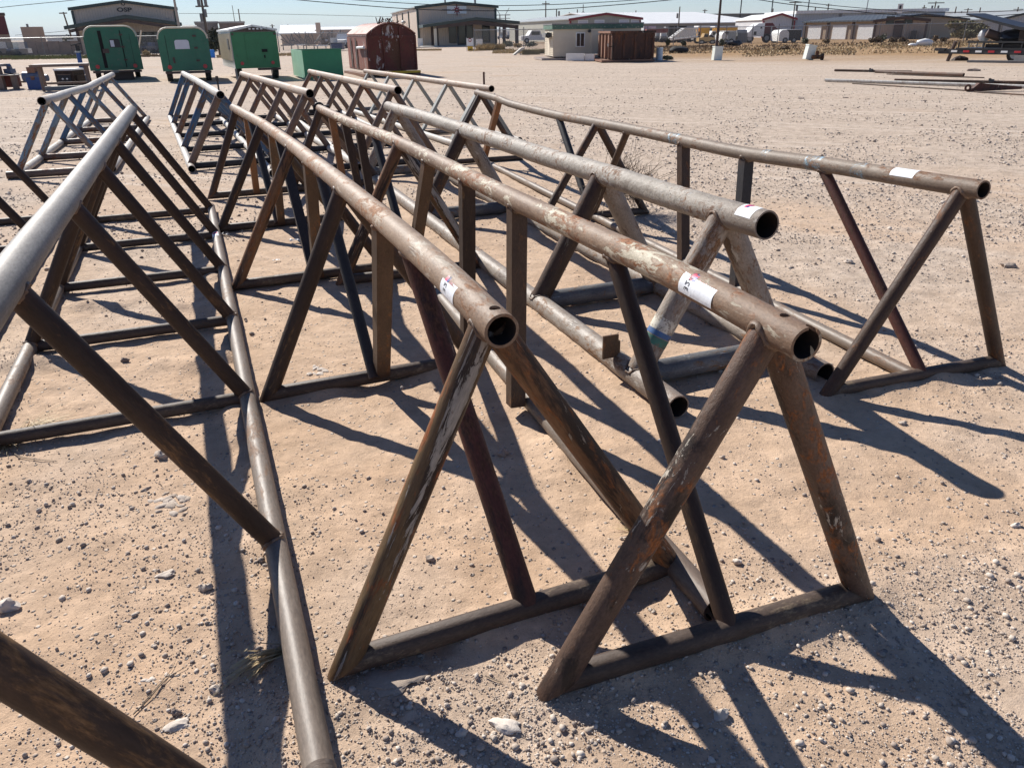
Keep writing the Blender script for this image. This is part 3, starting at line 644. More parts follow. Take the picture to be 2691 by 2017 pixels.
# --- thin right rack
m5 = dict(ridge=M_greybrown, leg=M_leg, bar=M_bar, rail=M_greyrail, weld=M_weld)
R5R = [(.03, -.10, 1.008), (.02, .36, .992), (.01, .98, .972), (0, 1.7, .938), (0, 2.5, .928), (0, 3.29, .921), (0, 4.27, .905), (0, 5.2, .886), (0, 6.63, .888), (0, 7.2, .912), (0, 8.2, .925)]
P5 = [(.98, .0, .03, .045, 'rd', .031, M_redbrace, 'brace with red paint'), (1.7, 1.62, -.02, .045, 'sq', .036, M_blackpost), (2.52, 2.35, -.02, .045, 'sq', .036, M_leg), (3.45, 4.08, -.03, .045, 'rd', .031, M_brownpost), (5.1, 4.12, -.03, .045, 'rd', .036, M_blackpost), (7.15, 7.95, 0, .045, 'sq', .035, M_orange)]
rackE, ridgeE = rack('thin grey brown rack farthest right with blue paint smears on its ridge', (2.121, 3.582), 108.1,
    R5R, .043, [(0,), (4.1,), (8.0,)], .037, .036, m5, hw=.615, rails=[(-.02, .0, 7.9, .036)], posts=P5, welds=(0,))
# --- back row
mB = dict(ridge=M_whiteridge, leg=M_blueleg2, bar=M_brownleg, rail=M_whiteridge, weld=M_weld)
rackF, _ = rack('back row rack farthest left with pale blue flaking legs and a dented pale ridge', (-6.082, 10.655), 110,
    [(0, -.37, .985), (0, .8, .962), (0, 1.15, .962), (0, 2.3, .948), (0, 4.0, .918), (0, 5.2, .930), (0, 8.4, .955)], .055, [(0,), (1.7,), (3.7,), (5.7,), (7.6,)], .043, .05, mB,
    rails=[(-.585, .0, 7.9, .05), (.585, .0, 7.9, .05)], bar_open={0: .12}, leg_mats={1: (M_blueleg2, M_blueleg), 2: (M_blueleg, M_blueleg2), 3: (M_blueleg2, M_blueleg)})
mC = dict(ridge=M_whiteridge, leg=M_blueleg, bar=M_blackpost, rail=M_whiteridge, weld=M_weld)
rackG, _ = rack('back row rack with deep blue legs and a white ridge with an upright bolt', (-3.864, 10.99), 114,
    [(-.03, .1, .972), (-.06, 4.2, .965), (-.11, 8.3, .95)], .056, [(.25,), (2.15,), (4.25,), (6.25,), (8.15,)], .05, .045, mC,
    rails=[(-.575, -.05, 8.3, .05), (.6, -.1, 8.3, .05)], leg_mats={0: (M_brownleg, M_blueleg), 2: (M_brownleg, M_blueleg)})
mD = dict(ridge=M_ridgetan, leg=M_brownleg, bar=M_blackpost, rail=M_whiteridge, weld=M_weld)
rackH, _ = rack('back row rack third from the left with mottled brown legs', (-3.817, 13.32), 113.5,
    [(0, -3.23, 1.018), (0, -.17, .99), (0, 5.05, .948)], .056, [(-3.0,), (-1.0,), (1.05,), (3.1,), (4.9,)], .047, .045, mD, rails=[(-.585, -3.1, 5.0, .05), (.585, -3.1, 5.0, .05)])
rackI, _ = rack('back row rack fourth from the left, brown, in front of the red shed', (-2.063, 12.332), 111,
    [(0, -1.72, 1.015), (0, 1.43, .983), (0, 6.85, .94)], .055, [(-1.4,), (.62,), (2.65,), (4.8,), (6.6,)], .046, .045, mD, rails=[(-.585, -1.6, 6.8, .05), (.585, -1.6, 6.8, .05)])
mE = dict(ridge=M_ridgetan, leg=M_greyleg, bar=M_silbar, rail=M_whiteridge, weld=M_weld)
rackJ, _ = rack('back row rack farthest right with grey flat channel legs and a thin upright rod', (-.266, 12.863), 114.4,
    [(0, -.05, .882), (0, 3.6, .884), (0, 7.7, .882)], .052, [(.42,), (1.95,), (3.85,), (5.6,), (7.35,)], .052, .045, mE, rails=[(-.56, .1, 7.6, .05), (.56, .1, 7.6, .05)], square_leg=True, leg_flat=.45)

# rods standing in the near ends of two back racks
def rod(parent, s, t, z0, h, r, mat, nut=True):
    b = MB().bar((s, t, z0), (s, t, z0 + h), r, 8)
    if nut: b.bar((s, t, z0 + h * .80), (s, t, z0 + h), r * 1.7, 6)
    return b.build('upright_rod', mat, parent)
rod(rackG, -.03, .22, .9, .31, .012, M_blackpost); rod(rackJ, 0, .25, .83, .29, .016, M_redbrace, False)
# clamp round the far end of the second tagged rack
cl = MB(); far = Vector(R3R[-1])
for i in range(20):
    a, b = 2 * math.pi * i / 20, 2 * math.pi * (i + 1) / 20
    cl.bar((far.x + .058 * math.cos(a), far.y - .06, far.z + .058 * math.sin(a)), (far.x + .058 * math.cos(b), far.y - .06, far.z + .058 * math.sin(b)), .014, 6)
cl.box(far.x + .06, far.x + .12, far.y - .085, far.y - .035, far.z - .0, far.z + .03).box(far.x - .12, far.x - .06, far.y - .085, far.y - .035, far.z - .05, far.z - .01)
cl.build('pipe_clamp', M_blackpost, rackC)
# stub plate and paint bands on the thick rack
pl_ = MB().box(-.565, -.475, .485, .497, .105, .235).box(-.500, -.455, .50, .53, .06, .19); pl_.build('stub_plate', M_brownpost, rackD)
def band(parent, a, b, k0, k1, r, mat):
    a, b = Vector(a), Vector(b); return tube('paint_band', a + (b - a) * k0, a + (b - a) * k1, r, mat, parent, n=24)
M_pblue = simple('blue_band_paint', (0.045, 0.12, 0.28), .55, dirt=(0.15, 0.11, 0.09), dirt_amt=.34, scale=20)
M_pgreen = simple('green_band_paint', (0.045, 0.16, 0.12), .55, dirt=(0.15, 0.11, 0.09), dirt_amt=.34, scale=20)
M_pwhite = simple('white_band_paint', (0.62, 0.58, 0.48), .45, dirt=(0.22, 0.15, 0.1), dirt_amt=.35, scale=20)
M_psky = simple('pale_blue_smear_paint', (0.25, 0.38, 0.46), .5, dirt=(0.28, 0.24, 0.2), dirt_amt=.5, scale=24)
def patchy(m, lo, hi, sc_):
    nt = m.node_tree; b = nt.nodes['Principled BSDF']; L(nt, ramp(nt, noise(nt, coords(nt, rnd=False), sc_, 9, 0.7, 0.4), [(lo, 0), (hi, 1)]), b.inputs['Alpha'])
patchy(M_psky, .46, .60, 22); patchy(M_pblue, .34, .40, 26); patchy(M_pgreen, .36, .42, 26); patchy(M_pwhite, .42, .50, 26)
lf = (-.455, .32, .06); lt = interp(R4R, .32)
band(rackD, lf, lt, .255, .285, .0652, M_pblue); band(rackD, lf, lt, .205, .250, .0652, M_pgreen); band(rackD, lf, lt, .285, .36, .0650, M_pwhite)
for t0, t1 in ((2.55, 2.7), (1.43, 1.5), (.94, 1.08), (.60, .70)):
    band(rackE, interp(R5R, t0), interp(R5R, t1), 0, 1, .0436, M_psky)

# ------------------------------------------------------------------ white paper tags wrapped over the ridges
M_paper = simple('white_tag_paper', (0.78, 0.80, 0.82), .5, var=.05, scale=25, dirt=(0.52, 0.47, 0.42), dirt_amt=.10, bmp=.25)
M_ink = simple('black_marker_ink', (0.02, 0.02, 0.03), .6, var=.05)
M_redink = simple('red_print_ink', (0.72, 0.03, 0.10), .5, var=.05)
M_blueink = simple('blue_print_ink', (0.03, 0.05, 0.25), .5, var=.05)
M_pinkink = simple('faded_red_print', (0.70, 0.30, 0.34), .5, var=.05)
def wrap(ridge, R, t0, u, v, lift):
    """u metres towards the near end from t0, v metres round the pipe from its top (positive to the right)"""
    t = t0 - u; c = interp(ridge, t); a = v / R
    return (c.x + (R + lift) * math.sin(a), t, c.z + (R + lift) * math.cos(a))
def patch(ridge, R, t0, u0, u1, v0, v1, lift, nu=8, nv=14):
    V = [wrap(ridge, R, t0, u0 + (u1 - u0) * i / nu, v0 + (v1 - v0) * j / nv, lift) for i in range(nu + 1) for j in range(nv + 1)]
    F = [(i * (nv + 1) + j, i * (nv + 1) + j + 1, (i + 1) * (nv + 1) + j + 1, (i + 1) * (nv + 1) + j) for i in range(nu) for j in range(nv)]
    return V, F
def text_on(parent, ridge, R, t0, s, size, u, v, mat, along, name):
    cu = bpy.data.curves.new('t', 'FONT'); cu.body = s; cu.size = size; cu.resolution_u = 2
    to = bpy.data.objects.new('t', cu); me = bpy.data.meshes.new_from_object(to)
    bpy.data.objects.remove(to)
    V = []
    for q in me.vertices:
        x, y = q.co.x, q.co.y
        uu, vv = (u + x, v - y) if along == 'u' else (u + y, v + x)      # 'u': reads towards the near end, 'v': reads round the pipe
        if along == 'u': uu, vv = u + x, v + y
        V.append(wrap(ridge, R, t0, uu, vv, .0021))
    F = [tuple(p.vertices) for p in me.polygons]; bpy.data.meshes.remove(me)
    return link_mesh(name, V, F, mat, parent)
def tag_paper(parent, ridge, R, t0, ln, v0, v1, num=None, logo=True, lot=None):
    V, F = patch(ridge, R, t0, 0, ln, v0, v1, .0010); o = link_mesh('paper_tag', V, F, M_paper, parent, 60); 
    vm = (v0 + v1) / 2
    if logo:
        s = .021; lu, lv = ln * .30, v1 - .036
        cells = {'logo_bowl': [], 'logo_foot': [], 'logo_globe': []}; N = 22
        for ix in range(N):
            for iy in range(N + 6):
                x, y = -.7 + 1.75 * (ix + .5) / N, -1.1 + 2.1 * (iy + .5) / (N + 6); g_ = math.hypot(x - .25, y - .3)
                if g_ < .34: nm = 'logo_globe'
                elif g_ < .40: continue
                elif y > -.37 and (x < .35 or math.hypot(x - .35, y - .3) < .67): nm = 'logo_bowl'
                elif y <= -.37 and x < -.0: nm = 'logo_bowl'
                elif y <= -.37 and x < .68: nm = 'logo_foot'
                else: continue
                cells[nm].append((x, y))
        for nm, cs in cells.items():
            V = []; F = []; hx, hy = 1.75 / N / 2, 2.1 / (N + 6) / 2
            for x, y in cs:
                q = len(V); V += [wrap(ridge, R, t0, lu + (x + a * hx) * s, lv + (y + b_ * hy) * s, .0016) for a, b_ in ((-1, -1), (1, -1), (1, 1), (-1, 1))]; F.append((q, q + 1, q + 2, q + 3))
            link_mesh(nm, V, F, M_redink if nm == 'logo_bowl' else M_blueink, o)
    if lot:
        text_on(o, ridge, R, t0, lot, .017, ln * .48, v1 - .058, M_pinkink, 'u', 'tag_print')
    if num:
        text_on(o, ridge, R, t0, num, .030, .030, v0 + .012, M_ink, 'v', 'tag_number')
    return o
def cut_hole(rp, s, t, z, r, parent):
    """bolt hole through the top wall of a ridge pipe"""
    c = MB().bar((s, t, z), (s, t, z + .09), r, 16); co = c.build('cutter', M_blackpost, parent)
    md = rp.modifiers.new('hole', 'BOOLEAN'); md.object = co; md.operation = 'DIFFERENCE'; md.solver = 'EXACT'
    bpy.context.view_layer.update(); dg = bpy.context.evaluated_depsgraph_get()
    nm = bpy.data.meshes.new_from_object(rp.evaluated_get(dg)); rp.modifiers.clear(); rp.data = nm; nm.name = 'ridge_pipe'
    bpy.data.objects.remove(co)
tag_paper(rackB, R2R, .046, .27, .118, -.085, .018, '32 47', True, 'Lot 1')
tag_paper(rackC, R3R, .0445, .36, .165, -.085, .020, '324.7', True, 'Lot 1')
tag_paper(rackD, R4R, .068, .165, .115, -.080, .030, None, True, None)
tag_paper(rackE, R5R, .043, .42, .15, -.058, .020, None, False, None)
a = interp(R2R, -.055); cut_hole(ridgeB, a.x, a.y, a.z, .015, rackB)
a = interp(R3R, -.045); cut_hole(ridgeC, a.x, a.y, a.z, .013, rackC)
a = interp(R3R, -.125); cut_hole(ridgeC, a.x + .012, a.y, a.z, .014, rackC)
a = interp(R5R, -.07); cut_hole(ridgeE, a.x, a.y, a.z, .013, rackE)
# red and white sticker on the grey rack's right rail
V, F = patch([(.575, -5, .040), (.575, 5, .04)], .040, 2.58, 0, .16, -.045, .02, .001); o = link_mesh('paper_tag', V, F, M_paper, rackA, 60)
V, F = patch([(.575, -5, .040), (.575, 5, .04)], .040, 2.58, .02, .07, -.03, .01, .0014); link_mesh('tag_print', V, F, M_redink, o, 60)
# ------------------------------------------------------------------ background: helpers
def base2(A, B):
    """ground frame: origin A, x axis towards B, y axis away from the camera"""
    d = B - A; return math.atan2(d[1], d[0]), float(np.hypot(d[0], d[1]))
def facing(A, B, phi=0.0):
    """B moved so that the front A-B squarely faces the viewpoint, then turned by phi degrees (positive shows the left side)"""
    m = (A + B) / 2; v = m[:2] / np.hypot(m[0], m[1]); pr = np.array([v[1], -v[0]]); w = float((B - A)[:2] @ pr) / math.cos(rad(phi)); c, q = math.cos(rad(phi)), math.sin(rad(phi))
    d = np.array([pr[0] * c - pr[1] * q, pr[0] * q + pr[1] * c]); return A + np.array([d[0] * w, d[1] * w, 0])
def siding(name, c, period=0.3, rough=0.55, metal=0.0, depth=0.25, axis='xy'):
    m, nt, b = new_mat(name); v = coords(nt, rnd=False); n = noise(nt, v, .5, 5, .6)
    col = mixc(nt, n, tuple(x * .86 for x in c), tuple(min(1, x * 1.12) for x in c))
    sp = nt.nodes.new('ShaderNodeSeparateXYZ'); L(nt, v, sp.inputs[0])
    ad = nd(nt, 'ShaderNodeMath', operation='ADD'); L(nt, sp.outputs[0], ad.inputs[0]); L(nt, sp.outputs[1], ad.inputs[1])
    ml = nd(nt, 'ShaderNodeMath', operation='MULTIPLY'); L(nt, ad.outputs[0], ml.inputs[0]); ml.inputs[1].default_value = 2 * math.pi / period
    si = nd(nt, 'ShaderNodeMath', operation='SINE'); L(nt, ml.outputs[0], si.inputs[0])
    rb = ramp(nt, nd_map(nt, si.outputs[0], -1, 1), [(.70, 0), (.85, 1)])
    L(nt, col, b.inputs['Base Color']); b.inputs['Roughness'].default_value = rough; b.inputs['Metallic'].default_value = metal
    bump(nt, b, rb, 1.0, depth * .3); return m
def glass_mat():
    m, nt, b = new_mat('dark_window_glass'); v = coords(nt); n = noise(nt, v, 2, 3)
    L(nt, mixc(nt, n, (0.012, 0.014, 0.016), (0.03, 0.033, 0.036)), b.inputs['Base Color']); b.inputs['Roughness'].default_value = .12; return m
GLASS = glass_mat()
M_beige = siding('beige_metal_siding', (0.62, 0.50, 0.40)); M_beige2 = siding('tan_metal_siding', (0.40, 0.30, 0.205))
M_greenclad = siding('grey_green_metal_siding', (0.44, 0.43, 0.365)); M_whiteclad = siding('white_metal_siding', (0.62, 0.62, 0.63)); M_blueclad = siding('pale_blue_metal_siding', (0.42, 0.46, 0.50), .5)
M_brownclad = siding('brown_metal_siding', (0.40, 0.315, 0.245)); M_greyclad = siding('grey_metal_siding', (0.22, 0.22, 0.215)); M_taupe = siding('taupe_metal_siding', (0.36, 0.32, 0.275))
M_roofgrey = siding('grey_metal_roof', (0.36, 0.38, 0.38), .5); M_roofwhite = siding('white_metal_roof', (0.78, 0.78, 0.76), .6); M_roofblue = siding('blue_grey_metal_roof', (0.045, 0.053, 0.062), .85)
M_trimgreen = simple('dark_green_trim', (0.035, 0.055, 0.05), .5); M_trimbrown = simple('dark_brown_trim', (0.075, 0.045, 0.035), .6); M_trimred = simple('red_trim', (0.24, 0.02, 0.03), .5)
M_white = simple('white_enamel', (0.76, 0.76, 0.74), .45, var=.06, dirt=(0.45, 0.40, 0.33), dirt_amt=.15); M_black = simple('black_paint', (0.018, 0.018, 0.02), .45); M_rubber = simple('tyre_rubber', (0.022, 0.021, 0.02), .85)
M_galv = simple('galvanised_steel', (0.36, 0.37, 0.37), .45, metal=.5); M_greysteel = simple('dull_grey_steel', (0.19, 0.185, 0.18), .55); M_concrete = simple('pale_concrete', (0.47, 0.44, 0.39), .9, bmp=.2)
M_wood = simple('weathered_pole_wood', (0.125, 0.098, 0.075), .9, var=.25, streak=.15); M_tanstucco = simple('tan_panel', (0.42, 0.315, 0.24), .85, var=.08, scale=1.2); M_maroon = simple('maroon_panel', (0.13, 0.03, 0.032), .7)
M_blockwall = simple('brown_block_wall', (0.27, 0.20, 0.16), .9, var=.2, scale=1.5)
M_green = simple('dark_green_trailer_paint', (0.021, 0.140, 0.080), .45, var=.12, scale=3, dirt=(0.05, 0.13, 0.085), dirt_amt=.3)
M_green2 = simple('mid_green_trailer_paint', (0.028, 0.185, 0.070), .45, var=.12, scale=3, dirt=(0.03, 0.10, 0.05), dirt_amt=.22)
M_green3 = simple('bright_green_box_paint', (0.010, 0.190, 0.085), .45, var=.1, scale=3); M_mint = simple('sunlit_tone_mint_green', (0.30, 0.55, 0.38), .5, var=.12, scale=2)  # mint: sunlight on the green bin's left wall put into its colour
M_darkgap = simple('dark_interior', (0.012, 0.010, 0.009), .9); M_redlens = simple('red_lamp_lens', (0.45, 0.02, 0.03), .3, var=.05); M_paleglass = simple('pale_frosted_pane', (0.60, 0.60, 0.66), .3, var=.05)
M_cream = simple('cream_siding', (0.60, 0.53, 0.41), .6, var=.06, scale=1.5); M_creamboard = simple('cream_board', (0.66, 0.58, 0.45), .6, var=.06); M_fascia = simple('peeling_green_fascia', (0.075, 0.15, 0.105), .6, dirt=(0.42, 0.40, 0.32), dirt_amt=.28, scale=3)
M_shed = pipe_mat('red_shed_paint_with_rust', (0.075, 0.018, 0.014), (0.15, 0.030, 0.022), (0.105, 0.045, 0.025), .46, (0.48, 0.42, 0.39), .30, rough=.5, bmp=.2, streak=.7, sc=.26)
M_shedpale = pipe_mat('sunlit_tone_peeled_red_paint', (0.26, 0.095, 0.07), (0.36, 0.165, 0.125), (0.22, 0.10, 0.06), .3, (0.66, 0.60, 0.53), .26, rough=.6, bmp=.2, streak=.4, sc=.3)  # lighter copy of the shed red: sunlight put into the colour, plus peeled patches
M_rustbox = pipe_mat('dark_rusted_container_steel', (0.045, 0.022, 0.016), (0.10, 0.045, 0.030), (0.16, 0.062, 0.03), .40, (0.46, 0.44, 0.42), .20, rough=.6, bmp=.25, sc=.22, dark=(0.02, 0.012, 0.010), dark_amt=.38)
M_rustend = pipe_mat('brown_rust_container_end', (0.20, 0.105, 0.07), (0.27, 0.15, 0.105), (0.20, 0.08, 0.04), .3, rough=.6, bmp=.2)
M_yellow = simple('yellow_truck_paint', (0.85, 0.42, 0.015), .4, var=.1); M_gold = simple('tan_gold_car_paint', (0.50, 0.33, 0.13), .35, var=.1); M_bluepaint = simple('blue_machine_paint', (0.02, 0.07, 0.24), .45, var=.2, dirt=(0.12, 0.09, 0.07), dirt_amt=.2)
M_slate = simple('slate_blue_machine_paint', (0.10, 0.13, 0.20), .5, var=.2, dirt=(0.15, 0.09, 0.06), dirt_amt=.3); M_benchsteel = pipe_mat('brown_bench_steel', (0.15, 0.105, 0.085), (0.22, 0.165, 0.135), rust_amt=.25, rough=.55, bmp=.2)
M_benchtop = pipe_mat('dusty_bench_top_steel', (0.34, 0.285, 0.25), (0.45, 0.39, 0.34), (0.26, 0.17, 0.12), .25, rough=.5, bmp=.2); M_redcont = siding('faded_red_container', (0.34, 0.09, 0.065), .6); M_bluebin = simple('blue_bin_paint', (0.03, 0.06, 0.16), .5)
M_signyellow = simple('yellow_sign', (0.70, 0.42, 0.02), .5); M_barrelblue = simple('bright_blue_plastic', (0.02, 0.24, 0.75), .4); M_plastic = simple('translucent_white_plastic', (0.70, 0.74, 0.68), .4, var=.08)
def part(name, boxes, mat, parent, smooth=None):
    b = MB()
    for q in boxes: b.box(*q)
    return b.build(name, mat, parent, smooth)
def window(parent, x0, x1, z0, z1, y, fr=.06, mull=True, frm=None, glass=None, dx=0):
    """framed window on a wall facing -y at depth y; the pane is its sub-part"""
    b = MB(); t = .05
    for q in ((x0 - fr, x1 + fr, z1, z1 + fr), (x0 - fr, x1 + fr, z0 - fr, z0), (x0 - fr, x0, z0, z1), (x1, x1 + fr, z0, z1)): b.box(q[0], q[1], y - t, y + .02, q[2], q[3])
    if mull: b.box((x0 + x1) / 2 - fr / 3, (x0 + x1) / 2 + fr / 3, y - t * .8, y + .02, z0, z1)
    w = b.build('window', frm or M_trimbrown, parent); part('pane', [(x0, x1, y - .02, y + .01, z0, z1)], glass or GLASS, w); return w
def door(parent, x0, x1, z1, y, mat, frm, glass=None):
    d = part('door', [(x0, x1, y - .04, y + .02, .02, z1)], mat, parent)
    part('door_frame', [(x0 - .1, x0, y - .07, y + .02, 0, z1 + .1), (x1, x1 + .1, y - .07, y + .02, 0, z1 + .1), (x0, x1, y - .07, y + .02, z1, z1 + .1)], frm, d)
    if glass: part('pane', [(x0 + .15, x1 - .15, y - .06, y - .03, .3, z1 - .2)], glass, d)
    return d
def gable(name, label, A, B, depth, eave, peak, wall, roof, trim, over=.25, peak_k=.5, cat='building', side_mat=None, ridge_along=True):
    """metal building, gable end towards the camera between ground points A and B"""
    rz, w = base2(A, B); r = root(name, label, cat, A, rz); k = w * peak_k
    MB().prism([(0, 0), (w, 0), (w, eave), (k, peak), (0, eave)], 'y', 0, depth).build('wall', wall, r)
    t = .14
    MB().prism([(-over, eave - over * (peak - eave) / k), (k, peak), (w + over, eave - over * (peak - eave) / (w - k)), (w + over, eave - over * (peak - eave) / (w - k) + t), (k, peak + t), (-over, eave - over * (peak - eave) / k + t)], 'y', -.18, depth + .2).build('roof', roof, r)
    if trim:
        MB().prism([(-over - .05, eave - .2), (k, peak - .15), (w + over + .05, eave - .2), (w + over + .05, eave + .14), (k, peak + .18), (-over - .05, eave + .14)], 'y', -.3, -.19).build('rake_trim', trim, r)
        part('corner_trim', [(-.06, .22, -.06, .2, 0, eave - .2)], trim, r); part('corner_trim', [(w - .22, w + .06, -.06, .2, 0, eave - .2)], trim, r)
    return r, w
def text_mesh(s, size, mat, parent, M, name='lettering', ext=.02, bold=0.0, align='CENTER'):
    cu = bpy.data.curves.new('t', 'FONT'); cu.body = s; cu.size = size; cu.extrude = ext; cu.align_x = align; cu.resolution_u = 3; cu.offset = bold
    to = bpy.data.objects.new('t', cu); me = bpy.data.meshes.new_from_object(to); bpy.data.objects.remove(to)
    me.name = name; me.materials.clear(); me.materials.append(mat); o = bpy.data.objects.new(name, me); COL.objects.link(o); o.parent = parent; o.matrix_local = M; return o
UP = Matrix.Rotation(math.pi / 2, 4, 'X')

# ------------------------------------------------------------------ office building with drop emblem, far left
A, B = at_dist(214, 100), at_dist(487, 100); A[2] = B[2] = 0; B = facing(A, B)
r, w = gable('metal_building', 'beige metal office building with dark trim and a drop emblem, behind the leftmost green trailers', A, B, 28, Hz(A, 24), Hz((A + B) / 2, 5), M_beige, M_roofgrey, M_trimgreen)
ev = Hz(A, 24); cz = Hz(A, 76)
MB().prism([(-1.0, cz - .1), (w / 2, cz + 1.0), (w + .3, cz + .15), (w + .3, cz + .5), (w / 2, cz + 1.4), (-1.0, cz + .25)], 'y', -3.2, -.02).build('canopy', M_trimgreen, r)
MB().prism([(-.5, cz - .45), (w / 2, cz + .62), (w, cz - .3), (w, cz + .05), (w / 2, cz + .95), (-.5, cz - .11)], 'y', -3.1, -2.95).build('canopy_beam', M_trimbrown, r)
for x in (0.1, w * .46, w - .4): part('canopy_post', [(x, x + .32, -3.1, -2.8, 0, cz - .05)], M_trimbrown, r)
lz = Hz((A + B) / 2, 31); text_mesh('OSP', .62, M_black, r, Matrix.Translation((w * .50, -.03, lz)) @ UP @ Matrix.Diagonal((1.5, 1, 1, 1)), ext=.03, bold=.02)
dp = [(0, 1.0)] + [(.34 * math.cos(a), .34 * math.sin(a)) for a in np.linspace(.45, -math.pi - .45, 12)]
inn = [(x * .45, y * .45 - .03) for x, y in dp]
MB().prism([(w * .5 + x * .62, lz + .85 + y * .62) for x, y in dp], 'y', -.08, -.02).build('drop_emblem', M_black, r); MB().prism([(w * .5 + x * .62, lz + .85 + y * .62) for x, y in inn], 'y', -.10, -.081).build('emblem_centre', M_beige, r)
for x in (w * .58, w * .66, w * .72): window(r, x, x + .9, .9, 2.3, -.01, mull=False)
door(r, w * .78, w * .78 + 1, 2.1, -.01, M_trimbrown, M_black)

# ------------------------------------------------------------------ beige building with the white emblem sign
A, B = at_dist(1101, 112), at_dist(1306, 114); B = facing(A, B, 10); ev, pk = Hz(A, 20), Hz(A + (B - A) * .47, 8)
r, w = gable('metal_building', 'tall beige metal building with dark green trim, porch and a white emblem sign', A, B, 34, ev, pk, M_beige, M_roofgrey, M_trimgreen, peak_k=.47)
for y in (9, 17, 25): part('downspout', [(-.14, -.003, y, y + .35, 0, ev - .3)], M_trimgreen, r)
MB().ball((-.4, 13, ev - 1.6), .35, .35, .25).build('wall_lamp', M_galv, r)
cz = Hz(A, 71); cp = Hz(A + (B - A) * .66, 55)
MB().prism([(.1, cz - .15), (w * .66, cp), (w * 1.20, cz + .1), (w * 1.20, cz + .45), (w * .66, cp + .35), (.1, cz + .2)], 'y', -4.6, -.02).build('porch_roof', M_trimgreen, r)
MB().prism([(w * .14, cz - .3), (w * .66, cp - .5), (w * 1.17, cz - .45), (w * 1.17, cz - .05), (w * .66, cp - .02), (w * .14, cz + .1)], 'y', -4.4, -4.1).build('porch_beam', M_trimbrown, r)
part('porch_post', [(w * .14, w * .14 + .35, -4.4, -4.1, 0, cz)], M_creamboard, r); part('porch_post', [(w * 1.15, w * 1.15 + .4, -4.4, -4.0, 0, cz)], M_trimbrown, r); part('porch_post', [(w * .99, w * .99 + .35, -4.4, -4.1, 0, cz)], M_trimbrown, r)
for x in (.39, .60, .82): window(r, w * x, w * x + .95, .45, 2.9, -.01, mull=False, frm=M_black)
door(r, w * .50, w * .50 + 1.15, 2.75, -.01, M_black, M_black, GLASS); part('side_door', [(w * .16, w * .16 + 1.0, -.05, .02, 0, 2.6)], M_trimbrown, r)
s0, s1 = Hz(A, 38), Hz(A, 17.5)
sg = part('emblem_sign', [(w * .375, w * .62, -.16, -.02, s0, s1)], M_white, r); cx, cz_ = w * .4975, (s0 + s1) / 2
b = MB()
for k, ln_ in enumerate((.95, .5, .85, .55, .8, .6, .9, .5)):
    a = math.pi / 2 + k * math.pi / 4
    ca, sa = math.cos(a), math.sin(a); q = [(.1, .13), (ln_, .06), (ln_ + .12, 0), (ln_, -.06), (.1, -.13)]
    b.prism([(cx + (x * ca - y * sa) * .8, cz_ + (x * sa + y * ca) * .8) for x, y in q], 'y', -.20 - .002 * k, -.165)
b.build('emblem', M_trimred, sg); part('emblem_rule', [(cx - 2.0, cx - .8, -.19, -.165, cz_ - .03, cz_ + .09), (cx + .8, cx + 1.9, -.19, -.165, cz_ - .03, cz_ + .09)], M_greysteel, sg)
part('roof_vent', [(w * .78, w * .78 + .25, 3, 3.25, ev, ev + 1.6)], M_greysteel, r); part('roof_vent', [(w * .41, w * .41 + .2, 4, 4.2, pk - .3, pk + 1.1)], M_greysteel, r)
ap = part('apron_slab', [(-2, w * .5, -6.0, -4.6, 0.02, .10), (0, w, -4.6, -.02, .02, .14)], M_concrete, r)

# ------------------------------------------------------------------ grey green building with red trim
A, B = at_dist(1497, 128), at_dist(1680, 132); B = facing(A, B, 20); ev, pk = Hz(A, 52), Hz((A + B) / 2, 37)
r, w = gable('metal_building', 'grey green metal building with red roof trim behind the cream office cabin', A, B, 40, ev, pk, M_greenclad, M_roofgrey, M_trimred)
for x in (.12, .35, .70, .87): window(r, w * x, w * x + 1.4, ev - .95, ev - .2, -.01, fr=.12, mull=False, frm=M_white, glass=M_paleglass)
part('wall_lamp', [(w * .48, w * .48 + .8, -.3, -.02, pk - 2.2, pk - 1.6)], M_greysteel, r)

# ------------------------------------------------------------------ long low buildings, right half of the skyline
def shed(name, label, A, B, depth, h0, h1, wall, roof, trim=None):
    """low building, long side to the camera: roof rises from h0 at the front to h1"""
    rz, w = base2(A, B); r = root(name, label, 'building', A, rz)
    MB().prism([(0, 0), (depth, 0), (depth, h0), (depth / 2, h1), (0, h0)], 'x', 0, w).build('wall', wall, r)
    MB().prism([(-.4, h0 - .15), (depth / 2, h1), (depth + .4, h0 - .15), (depth + .4, h0 + .05), (depth / 2, h1 + .2), (-.4, h0 + .05)], 'x', -.3, w + .3).build('roof', roof, r)
    if trim: part('eave_trim', [(-.35, w + .35, -.55, -.41, h0 - .45, h0 + .1)], trim, r)
    return r, w
A, B = at_dist(1660, 190), at_dist(2010, 205); shed('warehouse', 'long taupe warehouse under a broad white roof, behind the yellow trucks', A, B, 60, Hz(A, 63), Hz(A, 48) + 1.6, M_taupe, M_roofwhite)
A, B = at_dist(1872, 250), at_dist(2190, 265); r, w = shed('warehouse', 'dark grey warehouse standing highest behind the white roofed one', A, B, 50, Hz(A, 37), Hz(A, 30) - .6, M_greyclad, M_roofgrey)
for k in (.2, .45, .75): part('wall_joint', [(w * k, w * k + .35, -.08, -.003, 0, 14)], M_black, r)
A, B = at_dist(2001, 150), at_dist(2084, 150); ev, pk = Hz(A, 52), Hz(A + (B - A) * .9, 37)
r, w = gable('metal_building', 'white metal building with thin red trim behind the semi truck', A, B, 18, ev, pk, M_whiteclad, M_roofwhite, M_trimred, peak_k=.55)
